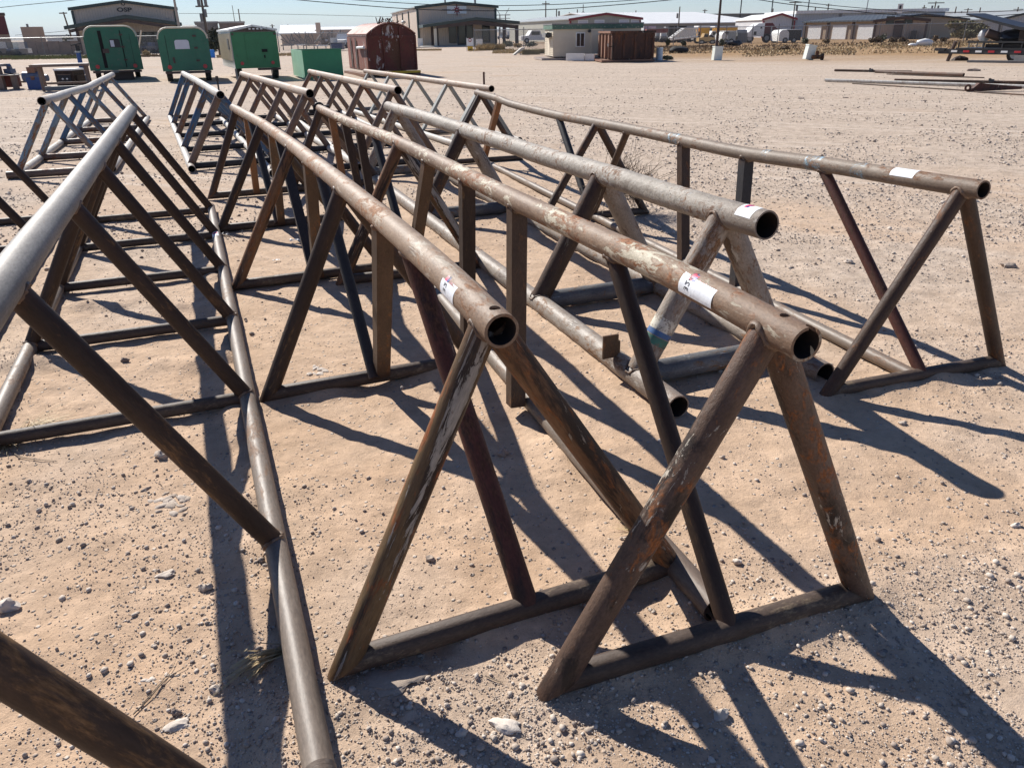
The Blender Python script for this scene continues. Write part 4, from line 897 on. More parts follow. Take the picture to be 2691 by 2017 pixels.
part('side_wall', [(w + .02, w + 27, .4, 18, 0, ev + .8)], M_blueclad, r); part('side_roof', [(w, w + 27.4, 0, 18.4, ev + .82, ev + 1.35)], M_roofwhite, r); part('roll_door', [(w * .62, w * .85, -.06, -.003, 0, ev * .5)], M_white, r)
for k in (8, 18): part('downspout', [(w + k, w + k + .4, .2, .39, 0, ev + .8)], M_greysteel, r)
A, B = at_dist(2111, 124), at_dist(2292, 111); h = Hz(A, 58)
r, w = shed('metal_building', 'brown metal building with three white roll doors and a dark roof', A, B, 16, h, h + .55, M_beige2, M_roofblue)
for k in (.07, .44, .80):
    d = part('roll_door', [(w * k, w * k + w * .20, -.12, -.003, 0, h * .77)], M_white, r)
for k in (0.0, .36, .72): part('wall_pier', [(w * k - .1, w * k + .25, -.2, -.003, 0, h - .2)], M_trimbrown, r)
A2, B2 = at_dist(2293, 110.8), at_dist(2430, 108); rz2, w2 = base2(A2, B2); pk = Hz((A2 + B2) / 2, 47); e2 = Hz(A2, 56)
r2, w2 = gable('metal_building', 'brown gable fronted office with a small white sign beside the roll door building', A2, B2, 14, e2, pk, M_brownclad, M_roofblue, M_trimbrown)
for k in (.21, .56): window(r2, w2 * k, w2 * k + .9, 1.8, 2.7, -.01, mull=False)
door(r2, w2 * .39, w2 * .39 + .9, 2.1, -.01, M_trimbrown, M_black)
sg = part('wall_sign', [(w2 * .38, w2 * .48, -.10, -.003, 3.1, 4.2)], M_white, r2); part('sign_mark', [(w2 * .41, w2 * .45, -.12, -.101, 3.6, 4.0)], M_black, sg)
part('bin', [(w2 * .72, w2 * .72 + .7, -.9, -.1, 0, 1.0)], M_black, r2)
A, B = at_dist(2432, 150), at_dist(2625, 140); h = Hz(A, 55)
r, w = shed('metal_building', 'long pale blue ribbed building with blue posts along the right skyline', A, B, 20, h, h + 1.0, M_blueclad, M_roofgrey)
for k in (.13, .42, .98): part('wall_post', [(w * k, w * k + .35, -.15, -.003, 0, h - .2)], M_roofblue, r)
A, B = at_dist(2626, 139), at_dist(2790, 135); r, w = gable('metal_building', 'blue grey gable end at the right picture edge behind the flatbed', A, B, 20, h, h + 1.1, M_blueclad, M_roofgrey, M_roofblue)
# left of centre
A, B = at_dist(742, 165), at_dist(842, 165); B = facing(A, B); r, w = shed('warehouse', 'low beige warehouse with white roof beyond the third green trailer', A, B, 40, Hz(A, 89), Hz(A, 84) + 1.2, M_beige, M_roofwhite)
A, B = at_dist(836, 150), at_dist(1030, 158); B = facing(A, B); h = Hz(A, 70); r, w = shed('warehouse', 'beige shop building with loading doors between the third trailer and the red shed', A, B, 24, h - .6, h - .2, M_beige, M_roofwhite)
part('parapet', [(0, w * .06, -1.5, -.01, 0, h + .6), (w * .06, w, -.6, -.01, h - 1.9, h - .55)], M_beige, r); part('dock_door', [(w * .14, w * .34, -.1, -.003, 0, h * .55)], M_greyclad, r); part('dock_door', [(w * .36, w * .5, -.1, -.003, 0, h * .55)], M_trimbrown, r); part('canopy_edge', [(w * .1, w, -1.8, -.61, h - 2.4, h - 2.1)], M_roofwhite, r)
A, B = at_dist(524, 125), at_dist(583, 125); B = facing(A, B); h = Hz(A, 62); rr = root('storage_block', 'plain tan block building behind the dark juniper tree', 'building', A, base2(A, B)[0]); part('wall', [(0, base2(A, B)[1], 0, 8, 0, h)], M_taupe, rr); part('roof_edge', [(-.1, base2(A, B)[1] + .1, -.1, 8.1, h + .003, h + .25)], M_concrete, rr)
A, B = at_dist(586, 125), at_dist(652, 125); B = facing(A, B); h = Hz(A, 62); rr = root('storage_block', 'taller brown block building half hidden by the white roofed trailer', 'building', A, base2(A, B)[0]); part('wall', [(0, base2(A, B)[1], 0, 8, 0, h)], M_blockwall, rr); part('roof_edge', [(-.1, base2(A, B)[1] + .1, -.1, 8.1, h + .003, h + .25)], M_concrete, rr)
A, B = at_dist(490, 120), at_dist(528, 120); B = facing(A, B); h = Hz(A, 66); rr = root('tank_skid', 'red brown machinery skid on a truck bed behind the second green trailer', 'machine', A, base2(A, B)[0]); ww = base2(A, B)[1]
part('deck', [(0, ww, 0, 3, 1.0, 1.6)], M_trimbrown, rr); MB().bar((0, 1.5, h - .9), (ww, 1.5, h - .9), .85, 12).build('tank', M_greysteel, rr); part('frame_panel', [(.2, ww - .2, 0, .3, 1.61, h - 1.2)], M_shedpale, rr)
for x in (.4, ww - .9): MB().bar((x, -.1, .5), (x, .4, .5), .5, 12).build('wheel', M_rubber, rr)
# far left: tan blocks over the fence
A, B = at_dist(-40, 104), at_dist(40, 104); A[2] = B[2] = 0; B = facing(A, B); h = Hz(B, 41); w = base2(A, B)[1]; rr = root('panel_building', 'tan tower block with a maroon upper panel at the far left edge', 'building', A, base2(A, B)[0])
part('wall', [(0, w, 0, 6, 0, h)], M_tanstucco, rr); part('upper_panel', [(0, w * .995, -.12, -.003, h * .52, h - .1)], M_maroon, rr); part('roof_edge', [(w - .9, w + .1, -.2, 3, h + .003, h + .3)], M_trimbrown, rr)
A, B = at_dist(72, 104), at_dist(131, 104); B = facing(A, B); h = Hz((A + B) / 2, 71); w = base2(A, B)[1]; rr = root('panel_building', 'plain tan rectangular block behind the left fence', 'building', A, base2(A, B)[0])
part('wall', [(0, w, 0, 5, 0, h)], M_tanstucco, rr); part('roof_unit', [(w * .28, w * .38, 1, 2, h + .003, h + .35)], M_greysteel, rr)
A, B = at_dist(40, 101), at_dist(222, 101); w = base2(A, B)[1]; h = Hz(A, 112); rr = root('block_wall', 'low brown block wall under the tan blocks at the left', 'wall', A, base2(A, B)[0])
for k in range(6): part('wall_panel', [(w * k / 6 + .03, w * (k + 1) / 6 - .03, 0, .3, 0, h + .06 * (k % 2))], M_blockwall, rr)
part('coping', [(w * .58, w * .74, -.05, .35, h + .07, h + .2), (w * .80, w * .95, -.05, .35, h + .07, h + .2)], M_white, rr)
A, B = at_dist(128, 230), at_dist(180, 230); rr = root('far_building', 'distant pale building seen between the tan block and the left pole', 'building', A, base2(A, B)[0]); w = base2(A, B)[1]; h = Hz(A, 93)
part('wall', [(0, w, 0, 20, 0, h - .5)], M_whiteclad, rr); part('roof', [(-.5, w + .5, -.5, 20, h - .49, h)], M_roofgrey, rr)

# ------------------------------------------------------------------ vehicles and yard things
def wheel(parent, c, r, wd, axis='y'):
    b = MB(); p, q = Vector(c), Vector(c); d = Vector((0, wd, 0)) if axis == 'y' else Vector((wd, 0, 0)); o = MB().bar(p - d / 2, q + d / 2, r, 18).build('wheel', M_rubber, parent, 40); MB().bar(p - d * .53, q + d * .53, r * .55, 12).build('rim', M_galv, o, 40); return o
def rounded(w, h, z0, r, n=5):
    pts = [(0, z0), (w, z0)]
    for cx, cz, a0 in ((w - r, z0 + h - r, 0), (r, z0 + h - r, math.pi / 2)): pts += [(cx + r * math.cos(a0 + math.pi / 2 * i / n), cz + r * math.sin(a0 + math.pi / 2 * i / n)) for i in range(n + 1)]
    return pts
# green rounded trailers
def round_trailer(label, A, B, top, open_door, depth=4.2):
    B = facing(A, B); rz, w = base2(A, B); H = Hz(A, top) ; z0 = .42; r = root('box_trailer', label, 'trailer', A, rz, 'green box trailers')
    MB().prism(rounded(w, H - z0, z0, .42), 'y', 0.02, depth).build('body', M_green, r, 30)
    MB().prism([(x * 1.02 - .01 * w, z + (.03 if z > z0 + 1 else 0)) for x, z in rounded(w, H - z0, z0, .42)], 'y', -.03, .019).build('rear_frame', M_green, r, 30)
    b = MB(); pts = rounded(w, H - z0, z0, .42)[2:]
    for p, q in zip(pts, pts[1:]): b.bar((p[0], -.02, p[1] + .03), (q[0], -.02, q[1] + .03), .035, 6)
    b.build('roof_edge', M_creamboard, r, 40)
    if open_door:
        part('door_gap', [(w * .27, w * .335, -.045, -.031, z0 + .1, H - .14)], M_darkgap, r)
        d = part('door', [(w * .34, w * .68, -.075, -.035, z0 + .12, H - .16)], M_green, r); part('door_handle', [(w * .30, w * .42, -.12, -.076, H * .52, H * .60)], M_trimbrown, d)
        wn_ = MB().prism([(w * .46 + x * .62 * w * .32 / .62 * 1.0, H * .62 + z) for x, z in rounded(.62, .34, 0, .1)], 'y', -.10, -.076).build('window', M_black, d); part('pane', [(w * .475, w * .545, -.115, -.101, H * .635, H * .755)], M_paleglass, wn_)
        part('hinge_seam', [(w * .685, w * .70, -.05, -.031, z0 + .1, H - .14)], M_darkgap, r)
    else:
        d = part('door', [(w * .16, w * .72, -.055, -.031, z0 + .05, H - .04)], M_green, r); MB().prism([(w * .32 + x, H * .62 + z) for x, z in rounded(w * .29, H * .17, 0, .09)], 'y', -.085, -.056).build('window', M_paleglass, d); part('latch', [(w * .23, w * .27, -.09, -.056, H * .36, H * .47)], M_trimbrown, d)
    for x in (.14, .86): MB().bar((w * x, -.09, z0 + .16), (w * x, -.03, z0 + .16), .085, 10).build('tail_lamp', M_redlens, r, 40)
    hx = w * (.69 if open_door else .725)
    for k in (.22, .52, .80): part('hinge', [(hx - .05, hx + .09, -.085, -.056, z0 + (H - z0) * k, z0 + (H - z0) * k + .07)], M_trimbrown, r)
    part('seam', [(w * .145, w * .152, -.036, -.0305, z0 + .05, H - .25)] if not open_door else [(w * .86, w * .865, -.036, -.0305, z0 + .05, H - .3)], M_darkgap, r)
    part('number_plate', [(w * .40, w * .52, -.10, -.071, z0 - .10, z0 + .0)], M_greysteel, r)
    part('bumper', [(w * .03, w * .97, -.07, .1, z0 - .10, z0 - .012)], M_trimbrown, r)
    if open_door: part('step_skid', [(w * .22, w * .80, .2, 1.6, .02, z0 - .11)], M_trimbrown, r)
    for x in (.09, .91):
        wheel(r, (w * (.10 if x < .5 else .90), .62 if not open_door else 2.4, .30), .30, .22, 'x')
    return r
A, B = G(246, 214), G(386, 214); round_trailer('dark green round cornered box trailer with its rear door ajar, leftmost of the trailers', A, B, 72, True)
A, B = G(436, 217), G(567, 217); round_trailer('dark green round cornered box trailer with a closed door and one frosted window', A, B, 76, False)
# white sided trailer with green back
A, B = G(624, 211), G(744, 211); B = facing(A, B, 8); rz, w = base2(A, B); H = Hz(A, 81); z0 = .45
r = root('box_trailer', 'pitched roof trailer with a green back and white ribbed side', 'trailer', A, rz, 'green box trailers'); pk = Hz((A + B) / 2, 70)
MB().prism([(0, z0), (w, z0), (w, H), (w / 2, pk), (0, H)], 'y', 0, 4.6).build('body', M_white, r)
MB().prism([(-.05, H - .02), (w / 2, pk), (w + .05, H - .02), (w + .05, H + .05), (w / 2, pk + .07), (-.05, H + .05)], 'y', -.06, 4.7).build('roof', M_roofwhite, r)
part('back_panel', [(0, w, -.04, -.002, z0, H - .06)], M_green2, r); MB().prism([(-.02, H - .05), (w + .02, H - .05), (w / 2, pk - .02)], 'y', -.07, -.003).build('gable_panel', M_trimbrown, r)
lm = part('lamp_bar', [(w * .40 + k * .16, w * .40 + k * .16 + .09, -.10, -.071, H + .03, H + .08) for k in range(4)], M_white, r)
d = part('door', [(w * .29, w * .68, -.07, -.041, z0 + .08, H - .12)], M_green2, r); part('door_latch', [(w * .63, w * .75, -.11, -.071, H * .56, H * .62)], M_darkgap, d); part('door_bolt', [(w * .66, w * .69, -.10, -.071, H * .44, H * .50)], M_darkgap, d)
for x in (.16, .84): MB().bar((w * x, -.09, z0 + .2), (w * x, -.041, z0 + .2), .07, 10).build('tail_lamp', M_redlens, r, 40)
for x in (.01, .93): MB().bar((w * (x + .03), -.08, H - .14), (w * (x + .03), -.041, H - .14), .05, 8).build('marker_lamp', M_trimbrown, r, 40)
b = MB()
for k in range(18): y = .25 * k + .1; b.box(-.05, -.003, y, y + .06, z0 + .3, H - .1)
b.build('side_rib', M_creamboard, r)['kind'] = 'stuff'
part('side_vent', [(-.08, -.003, .55, .95, H * .62, H * .84)], M_greysteel, r); part('bumper', [(w * .5, w * 1.0, -.08, .2, z0 - .09, z0 - .01)], M_trimbrown, r)
wheel(r, (w * .91, .55, .33), .33, .22, 'x'); wheel(r, (w * .09, .55, .33), .33, .22, 'x'); part('jack_leg', [(-.02, .06, .1, .2, 0, z0)], M_greysteel, r)
# green open box
A, B = G(803, 211), G(905, 209); B = facing(A, B, 9); rz, w = base2(A, B); H = Hz(A, 133); r = root('steel_bin', 'low open green steel bin between the white sided trailer and the red shed', 'bin', A, rz)
part('front_wall', [(0, w, 0, .06, .06, H)], M_green3, r); part('back_wall', [(0, w, 3.6, 3.66, .06, H)], M_green3, r)
MB().add([(0, 0.061, .06), (0, 3.6, .06), (0, 3.6, H), (0, 0.061, H), (.06, 0.061, .06), (.06, 3.6, .06), (.06, 3.6, H), (.06, 0.061, H)], [(0, 3, 2, 1), (4, 5, 6, 7), (0, 4, 7, 3), (1, 2, 6, 5), (3, 7, 6, 2), (0, 1, 5, 4)]).build('left_wall', M_mint, r)
MB().add([(w - .06, 0.061, .06), (w - .06, 3.6, .06), (w - .06, 3.6, H), (w - .06, 0.061, H), (w, 0.061, .06), (w, 3.6, .06), (w, 3.6, H), (w, 0.061, H)], [(0, 3, 2, 1), (4, 5, 6, 7), (0, 4, 7, 3), (1, 2, 6, 5), (3, 7, 6, 2), (0, 1, 5, 4)]).build('right_wall', M_green3, r)
part('top_rim', [(-.03, w + .03, -.04, .09, H + .003, H + .05)], M_green, r); part('floor', [(0.05, w - .05, .07, .5, .03, .06)], M_green, r)
# red arched shed
A, B = G(972, 203), G(1100, 201); B = facing(A, B, 14); rz, w = base2(A, B); H = Hz(A, 94); pk = Hz((A + B) / 2, 63); dp_ = 4.2
r = root('skid_shed', 'arched red steel skid shed with peeling white patches behind the racks', 'shed', A, rz)
arc = [(w - w * i / 12, H + (pk - H) * (1 - (2 * (i / 12) - 1) ** 2)) for i in range(13)]
MB().prism([(0, .22), (w, .22)] + arc, 'y', 0.02, dp_).build('body', M_shed, r, 30)
MB().prism([(x, z + .02) for x, z in arc] + [(x, z + .07) for x, z in arc[::-1]], 'y', -.05, dp_ + .05).build('roof', M_shedpale, r, 30)
kx = 0.0
MB().add([(-.02, .05, .25), (-.02 + kx * dp_, dp_, .25), (-.02 + kx * dp_, dp_, H - .05), (-.02, .05, H - .05)], [(0, 3, 2, 1)]).build('side_sheet', M_shedpale, r)
for y in (2.0, 3.1): MB().add([(-.06 + kx * y, y, .3), (-.06 + kx * (y + .25), y + .25, .3), (-.06 + kx * (y + .25), y + .25, H - .1), (-.06 + kx * y, y, H - .1)], [(0, 3, 2, 1)]).build('side_gap', M_darkgap, r)
MB().bar((-.1 + kx * .2, .2, H * .72), (-.1 + kx * 1.6, 1.6, H * .70), .06, 8).build('side_handle', M_white, r)
for x in (.0, .32, .66, .97): part('front_rib', [(w * x, w * x + .07, -.05, .019, .24, H + (pk - H) * (1 - (2 * min(1, x + .01) - 1) ** 2) - .05)], M_shed, r)
part('lintel', [(w * .05, w * .95, -.07, -.051, H * .93, H * .99)], M_shed, r)
b = MB(); b.box(-.1, w + .1, -.15, .05, .12, .21); b.build('skid_beam', M_signyellow, r); MB().box(-.25, .05, -.1, dp_ + .3, 0, .118).box(w - .2, w + .1, -.1, dp_ + .3, 0, .118).build('skid_runner', M_rustend, r)
b = MB()
for i in range(22): a_ = random.uniform(.3, .7); b.bar((w * a_, .5, pk - .02), (w * a_ + random.uniform(-.25, .25), .5 + random.uniform(-.3, .3), pk + random.uniform(.05, .28)), .02, 5)
b.build('roof_scrap', M_rustbox, r)
# cream office cabin
A, B = G(1455, 158), G(1688, 158); B = facing(A, B, 13); rz, w = base2(A, B); H = Hz(A, 78); ft = Hz(A, 66); r = root('office_cabin', 'cream portable office cabin with a peeling green fascia and a window unit', 'cabin', A, rz)
ly = 3.3
MB().box(0, w, 0.02, ly, .18, H).build('wall', M_cream, r); MB().box(-.12, w + .12, -.1, ly + .1, H + .003, ft).build('fascia', M_fascia, r)
MB().box(-.14, w + .14, -.12, ly + .12, ft + .003, ft + .07).build('roof_edge', M_greysteel, r)
b = MB()
for k in range(14): z = .22 + (H - .3) * k / 14; b.box(-.04, -.004, .06, ly - .02, z, z + (H - .3) / 14 - .03)
b.build('end_board', M_creamboard, r)['kind'] = 'stuff'
window(r, w * .26, w * .345, H * .44, H * .86, 0.0, fr=.05, frm=M_white); window(r, w * .66, w * .72, H * .55, H * .88, 0.0, fr=.05, frm=M_white); part('wall_box', [(w * .90, w * .95, -.12, .018, H * .72, H * .90)], M_galv, r)
door(r, w * .44, w * .54, H * .95, .0, M_cream, M_creamboard); MB().bar((w * .40, -.2, H * .93), (w * .40, .01, H * .93), .09, 10).build('wall_lamp', M_black, r)
MB().box(-.45, -.05, ly * .18, ly * .55, H * .74, H * .90).build('window_unit', M_greysteel, r); MB().bar((-.30, ly * .12 - .02, H * .82), (-.30, ly * .12 + .15, H * .82), .17, 12).build('unit_fan', M_black, r)
MB().box(-.05, -.02, ly * .4, ly * .62, .25, H * .95).build('end_door', M_creamboard, r)
MB().box(-.8, 3.0, -.15, ly, .0, .12).build('skid', M_benchtop, r)
for k in (.1, .4, .7, .95): part('pier', [(w * k, w * k + .4, .3, .7, 0, .179)], M_black, r)
# white beam frame lying in front of the cabin
A, B = G(1487, 160), G(1560, 160); rz, w = base2(A, B); r = root('pallet_frame', 'low white frame lying in front of the cream cabin', 'frame', A, rz); part('front_board', [(0, w * .65, 0, .1, 0, .42)], M_white, r); part('front_board', [(w * .66, w, .1, .2, 0, .38)], M_white, r); part('top_board', [(0, w, .21, .8, .3, .36)], M_white, r)
# rusty roll-off container
A, B = G(1606, 163), G(1717, 162); B = facing(A, B, 12); rz, w = base2(A, B); H = Hz(A, 88); r = root('rolloff_container', 'dark rusted open top container in front of the cream cabin', 'container', A, rz); ly = 4.2
MB().box(0, w, 0.02, .1, .15, H).build('front_wall', M_rustbox, r); MB().box(0, w, ly - .1, ly, .15, H).build('back_wall', M_rustbox, r); MB().box(w - .08, w, .11, ly - .11, .15, H).build('right_wall', M_rustbox, r); MB().box(0, .08, .11, ly - .11, .15, H).build('left_wall', M_rustend, r)
for k in (.02, .28, .55, .80, .97): part('wall_rib', [(w * k - .04, w * k + .08, -.07, .018, .12, H - .06)], M_rustbox, r)
for k in (.08, .35, .62, .88): MB().box(-.12, -.004, ly * k, ly * k + .35, .15, H - .08).build('end_post', M_rustend, r)
MB().box(-.10, w + .06, -.09, .12, H + .003, H + .12).build('top_rail', M_rustbox, r); MB().box(-.10, .1, .13, ly, H + .003, H + .12).build('top_rail', M_rustend, r); MB().box(.1, w - .1, .2, ly - .2, .1, .149).build('floor', M_rustbox, r); MB().box(-.6, w + .05, -.2, ly, 0, .097).build('skid', M_rustend, r)
part('end_ladder', [(-.25, -.2, -.05, 0, .2, 1.0), (.02, .07, -.15, -.075, .2, 1.0), (-.2, .02, -.10, -.076, .8, .85)], M_rustbox, r)
# white barrels and slabs on the open gravel
def leaning(name, label, cat, px, py, wpx, top, lean, mat, boxy=True, group=None):
    P = G(px, py); dep = (P - EYE) @ _f; w = wpx / FPX * dep; h = Hz(P, top); r = root(name, label, cat, P, 0.15, group)
    r.rotation_euler = (0, lean, .15)
    if boxy:
        MB().box(-w / 2, w / 2, 0, w * .8, 0, h).build('body', mat, r); part('lid', [(-w / 2 - .02, w / 2 + .02, -.02, w * .8 + .02, h + .003, h + .06)], mat, r)
    else:
        MB().bar((0, 0, 0), (0, 0, h), w / 2, 18).build('drum_body', mat, r, 40)
        b = MB()
        for k in (.0, .33, .66, .97): b.bar((0, 0, h * k), (0, 0, h * k + .05), w / 2 * 1.05, 18)
        b.build('drum_hoop', mat, r, 40)
    return r
leaning('plastic_drum', 'pale bluish plastic drum just right of the rusted container', 'drum', 1732, 159, 17, 127, 0, simple('pale_blue_drum', (0.50, 0.58, 0.64), .4), False)
leaning('plastic_tub', 'white ribbed plastic tub standing alone in the middle of the gravel', 'tub', 1886, 159, 22, 125, .05, M_plastic)
leaning('plastic_tub', 'white tub leaning on the gravel with a rusty valve beside it', 'tub', 2127, 157, 22, 121, .16, M_plastic)
P = G(2140, 157); r = root('rusty_valve', 'small rusty valve beside the leaning white tub', 'valve', P); MB().bar((-.15, 0, .13), (.35, 0, .13), .11, 10).build('valve_body', M_legorange, r); MB().bar((.12, 0, .2), (.12, 0, .45), .09, 10).build('valve_stem', M_rustbox, r); MB().bar((.38, -.0, .13), (.46, 0, .13), .2, 12).build('flange', M_rustbox, r)
P = G(557, 152); dep = (P - EYE) @ _f; r = root('plastic_barrel', 'bright blue barrel just right of the second green trailer', 'barrel', P); MB().bar((0, 0, 0), (0, 0, Hz(P, 131)), .30, 16).build('barrel_body', M_barrelblue, r, 40); MB().bar((0, 0, .3), (0, 0, .36), .32, 16).build('barrel_hoop', M_barrelblue, r, 40)
# broken concrete slab
P = G(1362, 144); r = root('broken_slab', 'tilted broken pale concrete slab at the gate left of the cabin', 'slab', P, .2); o = MB().prism([(-.45, 0), (-.3, -.03), (.45, .42), (.5, .54), (.22, .50)], 'y', -.25, .3).build('slab', M_concrete, r); part('rubble', [(.5, .95, .2, .6, 0, .16), (.05, .2, -.4, -.3, 0, .08)], M_concrete, r)
for px, py, n in ((1415, 141, 0), (1395, 143, 1)):  # straw coloured boxes standing in for hay-like clumps
    P = G(px, py); o = MB().box(-.72, .72, -.3, .3, 0, .34).build('hay_clump', simple('straw_clump_%d' % n, (0.26, 0.22, 0.13), .95), None); o.location = P; tag(o, ['straw coloured clump touching the left end of the cream cabin', 'straw coloured clump right behind the broken slab'][n], 'block')
# gate signs
P = G(1236, 136); r = root('gate_sign', 'white gate board with a red round stop mark above a yellow plate', 'sign', P); h0, h1 = Hz(P, 121), Hz(P, 101); dep = (P - EYE) @ _f; k = dep / FPX
part('sign_board', [(-9 * k, 9 * k, -.05, 0, h0, h1)], M_white, r); MB().bar((0, -.09, (h0 + h1) / 2 + .18), (0, -.051, (h0 + h1) / 2 + .18), 4.6 * k, 20).build('stop_mark', M_trimred, r, 30); part('stop_bar', [(-3.4 * k, 3.4 * k, -.12, -.091, (h0 + h1) / 2 + .12, (h0 + h1) / 2 + .25)], M_white, r)
part('yellow_plate', [(-7 * k, 7 * k, -.05, 0, Hz(P, 133), h0 - .03)], M_signyellow, r); part('sign_text', [(-4 * k, 4 * k, -.07, -.051, h0 - .35, h0 - .27), (-3 * k, 3 * k, -.07, -.051, h0 - .55, h0 - .47)], M_black, r)
part('sign_post', [(-9.5 * k, -8.5 * k, .01, .1, 0, h1 + .1), (8 * k, 9 * k, .01, .1, 0, h1 + .1)], M_galv, r)
P = G(1105, 124); o = part('sandwich_board', [(-.35, .35, 0, .06, 0, Hz(P, 101))], M_white, None); o.location = P; tag(o, 'white panel leaning at the left corner of the emblem building', 'board')
P = G(1260, 131); o = part('blank_board', [(-.36, .36, 0, .06, .35, Hz(P, 103))], M_white, None); o.location = P; tag(o, 'blank white panel hung on the fence right of the gate sign', 'panel')

# ------------------------------------------------------------------ chain link fences
def chain_mat():
    m, nt, b = new_mat('chain_link_wire'); v = coords(nt, rnd=False); sp = nt.nodes.new('ShaderNodeSeparateXYZ'); L(nt, v, sp.inputs[0]); hs_ = []
    for sg in (1, -1):
        a = nd(nt, 'ShaderNodeMath', operation='MULTIPLY_ADD'); L(nt, sp.outputs[2], a.inputs[0]); a.inputs[1].default_value = sg; L(nt, sp.outputs[0], a.inputs[2])
        q = nd(nt, 'ShaderNodeMath', operation='MULTIPLY'); L(nt, a.outputs[0], q.inputs[0]); q.inputs[1].default_value = 1 / .12
        fr = nd(nt, 'ShaderNodeMath', operation='FRACT'); L(nt, q.outputs[0], fr.inputs[0]); lt_ = nd(nt, 'ShaderNodeMath', operation='LESS_THAN'); L(nt, fr.outputs[0], lt_.inputs[0]); lt_.inputs[1].default_value = .13; hs_.append(lt_.outputs[0])
    mx = nd(nt, 'ShaderNodeMath', operation='MAXIMUM'); L(nt, hs_[0], mx.inputs[0]); L(nt, hs_[1], mx.inputs[1])
    b.inputs['Base Color'].default_value = c4((0.22, 0.22, 0.215)); b.inputs['Roughness'].default_value = .5; L(nt, mx.outputs[0], b.inputs['Alpha']); return m
CHAIN = chain_mat()
def fence(label, pts, top, n_per):
    P0 = pts[0]; r = root('chain_link_fence', label, 'fence', P0)
    for a, b_ in zip(pts, pts[1:]):
        d = b_ - a; ln = float(np.hypot(d[0], d[1])); n = max(1, int(round(ln / n_per))); h = top
        A0 = a - P0; ang = math.atan2(d[1], d[0])
        M = Matrix.Translation((A0[0], A0[1], 0)) @ Matrix.Rotation(ang, 4, 'Z')
        o = MB().add([(0, 0, .05), (ln, 0, .05), (ln, 0, h), (0, 0, h)], [(0, 1, 2, 3)]).build('wire_mesh', CHAIN, r); o.matrix_local = M
        o = MB().bar((0, 0, h + .03), (ln, 0, h + .03), .035, 6).build('top_rail', M_galv, r); o.matrix_local = M
        pm = None
        for k in range(n + 1):
            if pm is None:
                o = MB().bar((0, 0, 0), (0, 0, h + .25), .05, 6).build('fence_post', M_greysteel, r); pm = o.data
            else:
                o = bpy.data.objects.new('fence_post', pm); COL.objects.link(o); o.parent = r
            o.matrix_local = M @ Matrix.Translation((ln * k / n, .03, 0))
    return r
fence('chain link fence along the left street behind the green trailers', [at_dist(-60, 90), at_dist(300, 90), at_dist(735, 92), at_dist(1000, 95)], 1.85, 6)
fence('chain link fence from the gate sign to the cream cabin', [at_dist(1248, 84), at_dist(1440, 86)], 1.85, 3)
fence('long chain link fence across the right half in front of the trucks and low buildings', [at_dist(1700, 92), at_dist(2110, 93), at_dist(2440, 92), at_dist(2720, 88)], 1.75, 3)

# ------------------------------------------------------------------ poles and wires
def pole(label, px, dist, top, r0=.16, lean=0.0, arms=(), trans=(), group='utility poles', mat=None, name='utility_pole'):
    P = at_dist(px, dist); h = Hz(P, top) if top > -400 else 14; r = root(name, label, 'pole', P, 0, group)
    MB().bar((0, 0, 0), (lean, 0, h), r0, 8, r0 * .62).build('pole_shaft', mat or M_wood, r, 50)
    for k, wd in arms: part('crossarm', [(lean * k - wd / 2, lean * k + wd / 2, -.22, -.1, h * k - .08, h * k + .08)], M_wood, r)
    for k, s in trans: MB().bar((lean * k + s, -.1, h * k - .5), (lean * k + s, -.1, h * k + .4), .19, 10).build('transformer', M_greysteel, r, 40)
    return P, h
pole('plain leaning wooden pole at the left of the office with the drop emblem', 199, 130, 32, lean=-.5, arms=((.97, 1.2),))
pole('thick pale post rising past the right corner of the office with the drop emblem', 484, 88, -25, r0=.17, mat=M_taupe, name='light_pole')
pole('wooden pole with transformers above the gap between the second and third trailers', 552, 105, -30, r0=.2, arms=((.72, 1.6),), trans=((.80, .5), (.80, -.35), (.55, -.3), (.62, .25)))
pole('tall dark pole standing in the weeds right of the middle', 1883, 80, -30, r0=.15, mat=M_trimbrown, name='light_pole')
pole('short pole above the third trailer roof', 640, 200, 24, r0=.18); pole('faint thin mast above the third trailer roof', 625, 260, 15, r0=.13)
for i, (px, tp, ds, tr) in enumerate(((721, 64, 260, 1), (747, 66, 260, 0), (753, 70, 260, 0), (762, 65, 260, 0))): pole('wooden pole of the cluster over the low white roofed warehouse', px, ds, tp, r0=.28, arms=((.9, 1.5),) if tr else ())
